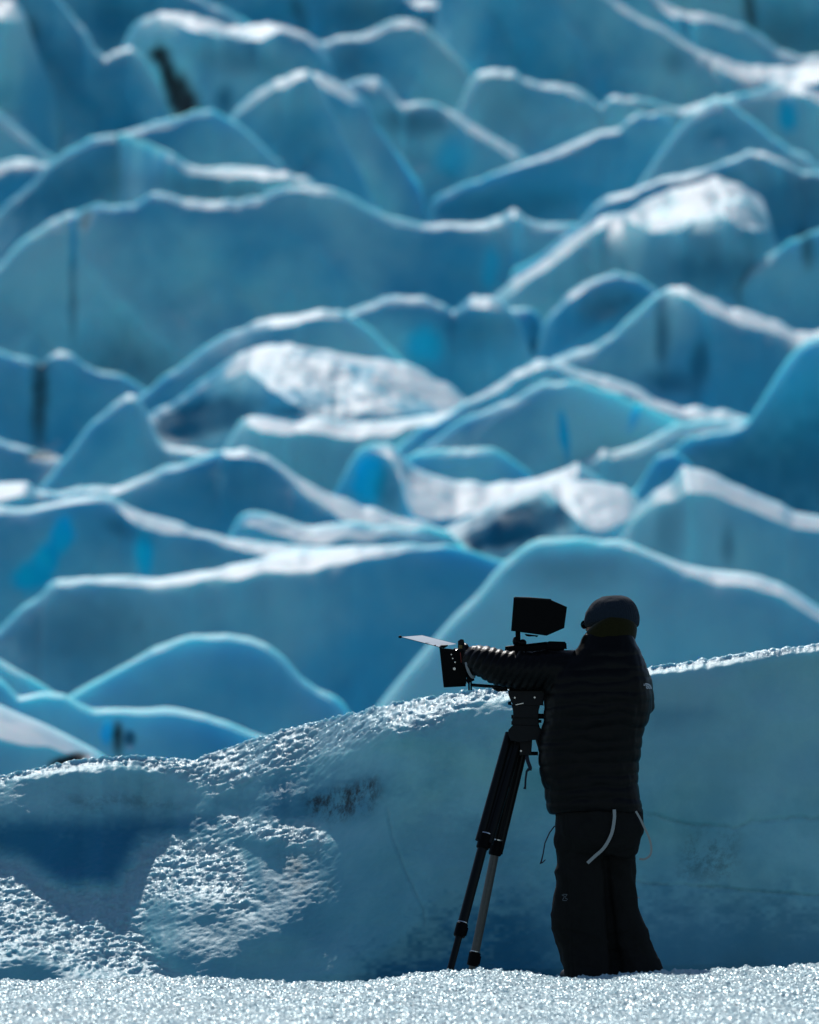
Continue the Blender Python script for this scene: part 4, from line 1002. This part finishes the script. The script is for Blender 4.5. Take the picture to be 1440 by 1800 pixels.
# ---------------------------------------------------------------- the tripod
tri = empty('tripod', Vector((float(Q(880, 1700, .1).x), 30.15, 0)))
tag(tri, 'tall black tripod with fluid head carrying the film camera', 'tripod')
def leg(pts_px, w_px, mat_mid, fan):
    """pts: apex, first clamp, second clamp, foot in px with depth; w: widths"""
    A, B, C_, D_ = [Q(*p) for p in pts_px]
    dirv = (B - A).normalized()
    side = dirv.cross(Vector((0, 1, 0))).normalized()
    m = MB()
    # the stout upper stage is a pair of tubes joined by end castings
    for s_ in (-1, 1):
        m.tube([A + side * s_ * w_px[0] * MPX * 0.28, B + side * s_ * w_px[0] * MPX * 0.24], w_px[0] * MPX * 0.24, n=14)
    m.box((A + B) / 2, side * w_px[0] * MPX * 0.30, Vector((0, 0.010, 0)), (B - A) * 0.49, 0.002)
    o = m.build('leg', M_CARBON, tri)
    def sub(name, mb, mat): return mb.build(name, mat, o)
    d2 = (C_ - B).normalized(); d3 = (D_ - C_).normalized()
    sub('leg_clamp', MB().tube([B - d2 * 0.034, B - d2 * 0.031, B + d2 * 0.028, B + d2 * 0.034], [w_px[1] * MPX * .44, w_px[1] * MPX * .5, w_px[1] * MPX * .5, w_px[1] * MPX * .42], n=18).box(B + side * w_px[1] * MPX * .45, side * 0.008, Vector((0, .012, 0)), d2 * 0.022), M_BLACK)
    sub('clamp_collar', MB().tube([B - d2 * 0.041, B - d2 * 0.036], w_px[1] * MPX * .46, n=18), M_STEEL)
    sub('middle_tube', MB().tube([B, C_], w_px[2] * MPX * .5, n=16), mat_mid)
    sub('leg_clamp', MB().tube([C_ - d3 * 0.032, C_ - d3 * 0.029, C_ + d3 * 0.027, C_ + d3 * 0.032], [w_px[3] * MPX * .44, w_px[3] * MPX * .5, w_px[3] * MPX * .5, w_px[3] * MPX * .42], n=18).box(C_ + side * w_px[3] * MPX * .45, side * 0.007, Vector((0, .011, 0)), d3 * 0.020), M_BLACK)
    sub('clamp_collar', MB().tube([C_ - d3 * 0.038, C_ - d3 * 0.034], w_px[3] * MPX * .45, n=18), M_STEEL)
    sub('lower_tube', MB().tube([C_, D_], w_px[4] * MPX * .5, n=14), mat_mid)
    sub('spiked_foot', MB().tube([D_ - d3 * .03, D_, D_ + d3 * 0.02], [w_px[4] * MPX * .62, w_px[4] * MPX * .62, 0.003], n=12), M_BLACK)
    return o
M_TAUPE = simple_mat('taupe_carbon_tube', (0.062, 0.056, 0.048), 0.42, spec=0.5, bscale=300)
leg([(905,1292,.10),(851,1480,-.06),(810,1635,-.18),(787,1722,-.24)], (34, 23, 17.5, 21, 12.5), M_CARBON, 0)
leg([(919,1292,.12),(872,1491,.10),(833,1686,.08),(826,1722,.075)], (29, 23, 15.5, 21, 12.5), M_TAUPE, 0)
leg([(954,1290,.22),(1016,1490,.36),(1056,1640,.46),(1078,1722,.52)], (30, 23, 16, 21, 12.5), M_CARBON, 0)
hd = MB()
hd.prism([(893,1214),(958,1214),(958,1222),(955,1236),(956,1240),(902,1240),(900,1236),(894,1222)], .02, .20)
hd.prism([(899,1238),(950,1238),(947,1250),(947,1262),(902,1262),(902,1250)], .03, .19)
hd.prism([(901,1258),(948,1258),(947,1270),(949,1278),(903,1278),(900,1271)], .04, .18)
hd.build('fluid_head', M_METAL, tri)
hd = MB()
hd.prism([(902,1274),(947,1276),(953,1283),(955,1300),(936,1301),(931,1303),(915,1305),(898,1302),(893,1290),(894,1283)], .03, .20)
hd.prism([(904,1298),(936,1298),(934,1328),(905,1328)], .07, .16)
hd.tube([Q(915,1300,.11), Q(915,1326,.11)], .036, n=20)
hd.build('leg_spider', M_METAL, tri)
MB().prism([(866,1208),(892,1210),(893,1215),(876,1216),(867,1212)], .06, .09).build('quick_release_lever', M_BLACK, tri)
for a_, b_, r_ in ((Q(893,1236.5,.05), Q(899,1236,.05), [.006,.011]), (Q(899,1260,.05), Q(905,1260,.05), [.009,.009]), (Q(899,1271,.05), Q(905,1271,.05), [.008,.010])):
    MB().tube([a_, b_], r_, n=10).build('drag_knob', M_BLACK, tri)
MB().tube([Q(946,1259,.06), Q(958,1259,.06)], .012, n=14).tube([Q(946,1268,.05), Q(952,1268,.05)], .007, n=10).build('pan_lock', M_BLACK, tri)
MB().box(Q(897.5,1284.3,.06), Vector((.009,0,.002)), Vector((0,.012,0)), Vector((0,0,.004))).build('leg_release_tab', M_STEEL, tri)
MB().tube([Q(932,1324.5,.10), Q(946,1324.5,.10)], .0085, n=12).build('bowl_lock', M_BLACK, tri)
for x_, y_ in ((905,1226.5),(940,1226),(916,1320)):
    MB().tube([Q(x_, y_, .017), Q(x_, y_, .024)], .0042, n=10).build('screw', M_STEEL, tri)
MB().box(Q(913.5,1237.5,.025), Vector((.018,0,.004)), Vector((0,.006,0)), Vector((-.0005,0,.0028))).build('brake_lever', M_STEEL, tri)
ribbon([(926,1327,.09),(928,1338,.085),(932,1349,.08),(931,1354,.08)], 0.017, 'strap', M_CORD, tri, thick=0.002)
MB().tube([Q(930,1352,.08), Q(926,1356,.08), Q(924,1370,.08), Q(923.5,1382,.08), Q(922.5,1387,.08)], [.008,.005,.0045,.0045,.007], n=8).build('strap_tail', M_CORD, tri)

# ---------------------------------------------------------------- the film camera on the tripod
fc = empty('film_camera', Vector((float(Q(925, 1210, .15).x), 30.15, float(Q(925, 1213, .15).z))))
tag(fc, 'black film camera with matte box, raised top flag and hooded monitor, on the tripod', 'camera')
c = MB()
c.prism([(888,1136),(905,1134),(922,1135),(961,1132),(992,1134),(994,1208),(900,1210),(886,1200)], .10, .26)
c.prism([(893,1200),(962,1202),(962,1215),(895,1214)], .05, .22)
c.build('camera_body', M_BLACK, fc)
MB().prism([(962,1128.5),(966,1127),(993,1128),(996,1131),(996.5,1141),(962,1141)], .08, .20).build('battery', M_BLACK, fc)
MB().tube([Q(915,1141,.14), Q(924,1136.5,.14), Q(940,1134.5,.14), Q(962,1132,.14)], .011, n=10).build('top_handle', M_BLACK, fc)
ax = (Q(822, 1168, .20) - Q(890, 1170, .165)).normalized()
L0 = Q(892, 1170, .165)
MB().tube([L0, L0 + ax * .03, L0 + ax * .032, L0 + ax * .09, L0 + ax * .092, L0 + ax * .15, L0 + ax * .152, L0 + ax * .19], [.048,.048,.055,.055,.050,.050,.062,.062], n=36).build('lens', M_METAL, fc)
gear = MB()
for k in range(48):
    a = 2 * math.pi * k / 48
    u = ax.cross(Vector((0, 0, 1))).normalized(); v = u.cross(ax)
    r_ = u * math.cos(a) + v * math.sin(a)
    gear.box(L0 + ax * .12 + r_ * .052, ax * .010, (ax.cross(r_)) * .0016, r_ * .003, 0.0003)
g_ = gear.build('focus_gear', M_BLACK, fc); g_['kind'] = 'stuff'
ribbon([(819.5,1164,.03),(821,1172,.028),(824,1181,.03),(829,1189,.035),(833,1191,.04)], 0.0125, 'lens_ring_edge', simple_mat('grey_anodised', (0.20,0.21,0.22), 0.4, metal=0.4), fc, thick=0.004)
mb_ = MB()
# open-fronted box: five walls round a hollow, flared towards the front
def wall(poly, d0, d1): mb_.prism(poly, d0, d1, bev=0.0015)
wall([(772.5,1138.5),(783,1140),(787,1207.5),(780,1208.5)], .10, .106)      # near side edge
wall([(783,1141.5),(804,1142.5),(819,1144),(820,1200),(786,1206)], .10, .106)
wall([(774,1139),(819,1143),(820,1202),(781,1208)], .268, .274)
mb_.prism([(786,1143.5),(819,1145),(819,1148.5),(786,1147)], .105, .27, bev=0.001)
mb_.prism([(781,1204.5),(819,1202.5),(819,1206.5),(781,1208.5)], .105, .27, bev=0.001)
mb_.prism([(805,1146),(818,1147),(819,1203),(808,1204)], .105, .27, bev=0.001)
mbo = mb_.build('matte_box', M_BLACK, fc)
MB().prism([(805,1127),(810,1123.5),(815,1124),(817.5,1133),(817.5,1145),(805,1144)], .13, .25).build('filter_frame', M_METAL, mbo)
MB().prism([(806.5,1134),(813,1134),(812.5,1142),(807,1142)], .126, .1295).build('frame_label', simple_mat('brass_label', (0.20,0.13,0.03), 0.5), mbo)
MB().prism([(808.6,1147),(810,1147),(811.5,1165),(810.4,1165)], .096, .099).build('red_pinstripe', M_RED, mbo)
for x_, y_, r_ in ((793.5,1150.5,.0030),(796,1157.5,.0030),(800,1164,.0034),(798.8,1175.5,.0062)):
    MB().tube([Q(x_, y_, .094), Q(x_, y_, .101)], r_, n=14).build('screw', M_STEEL, mbo)  # steel dots stand in for light showing through holes in the side
MB().prism([(791,1144),(797,1143),(803.5,1142),(804,1144.5),(791,1146.2)], .12, .20).build('top_catch', M_STEEL, mbo)
MB().prism([(771,1136.5),(776,1133.5),(788,1133.5),(787,1136),(781,1139.5),(772,1138.5)], .10, .25).build('flag_hinge', M_BLACK, mbo)
# raised flag: a thin frosted sheet, lit from above
mf, nt, bs = new_mat('frosted_flag_sheet')
g = NT(nt)
tr = g.node('ShaderNodeBsdfTranslucent'); tr.inputs['Color'].default_value = (0.95, 0.97, 1.0, 1)
df = g.node('ShaderNodeBsdfGlossy'); df.inputs['Color'].default_value = (0.75, 0.82, 0.95, 1); df.inputs['Roughness'].default_value = 0.25
dd = g.node('ShaderNodeBsdfDiffuse'); dd.inputs['Color'].default_value = (0.93, 0.95, 0.93, 1)
m0 = g.node('ShaderNodeMixShader'); m0.inputs[0].default_value = 0.75
nt.links.new(tr.outputs[0], m0.inputs[1]); nt.links.new(dd.outputs[0], m0.inputs[2])
mxs = g.node('ShaderNodeMixShader'); mxs.inputs[0].default_value = 0.12
nt.links.new(m0.outputs[0], mxs.inputs[1]); nt.links.new(df.outputs[0], mxs.inputs[2]); nt.links.new(mxs.outputs[0], nt.nodes['Material Output'].inputs['Surface'])
A_, B_, C_, D_ = Q(704,1119.5,.10), Q(742,1116.5,.30), Q(803,1132,.26), Q(771,1137,.08)
fl = bpy.data.meshes.new('top_flag'); fl.from_pydata([tuple(p) for p in (A_, B_, C_, D_)], [], [(0, 1, 2, 3)])
fl.transform(world_of(mbo).inverted()); fl.materials.append(mf)
link(bpy.data.objects.new('top_flag', fl), mbo)
fr = MB().tube([A_, D_], .0012, n=6).tube([A_, B_], .0006, n=6).tube([B_, C_], .0006, n=6).tube([Q(748,1130,.09), Q(762,1131,.15)], .0010, n=6)
fr.build('flag_frame', M_BLACK, mbo)
for x_, y_, d_, r_ in ((703.5,1119.5,.10,.0085),(741.5,1118.3,.30,.007),(765,1134.5,.09,.004)):
    MB().ball(Q(x_, y_, d_), (r_, r_, r_ * .75), n=12, m=8).build('flag_knob', M_BLACK, mbo)
MB().tube([Q(824.3,1190,.13), Q(824.6,1213.5,.13)], .0042, n=10).tube([Q(828.2,1190,.16), Q(828.4,1213.5,.16)], .0042, n=10).build('hanging_rod', M_BLACK, fc)
MB().prism([(822,1188),(833,1190),(834.5,1196),(829,1198),(823,1202),(819,1197)], .10, .18).build('rod_bracket', M_BLACK, fc)
MB().tube([Q(828,1204,.15), Q(900,1209,.13)], .0075, n=12).tube([Q(828,1204,.21), Q(900,1209,.19)], .0075, n=12).build('support_rod', M_METAL, fc)
# hooded monitor
mo = MB()
mo.prism([(903,1051.5),(969,1054.5),(997,1067),(992,1104),(961,1117.5),(898.5,1109)], .00, .22, bev=0.002)
mon = mo.build('monitor', M_BLACK, fc)
MB().prism([(903,1050),(906,1049),(930,1049.6),(969,1052.8),(969,1055),(903,1052)], .00, .22, bev=0.001).build('hood_top', M_METAL, mon)
MB().prism([(922,1114),(947,1117),(944,1120),(940,1118.6),(930,1119),(925,1118)], .06, .16, bev=0.001).build('hood_strap', M_BLACK, mon)
MB().tube([Q(910.5,1110,.11), Q(911,1140,.11)], .0115, n=12).build('monitor_post', M_BLACK, fc)
MB().ball(Q(906,1127,.10), (.013,.018,.020), n=14, m=9).ball(Q(919,1130,.11), (.018,.018,.017), n=14, m=9).tube([Q(906,1127,.10), Q(922,1132,.11)], .009, n=10).build('monitor_joint', M_METAL, fc)
MB().prism([(906,1134),(924,1136),(925,1146),(904,1146)], .08, .15).build('shoe_mount', M_BLACK, fc)
MB().prism([(876,1145.5),(896,1143.5),(906,1144.5),(906,1150),(878,1150)], .12, .24).build('lens_mount_plate', M_STEEL, fc)
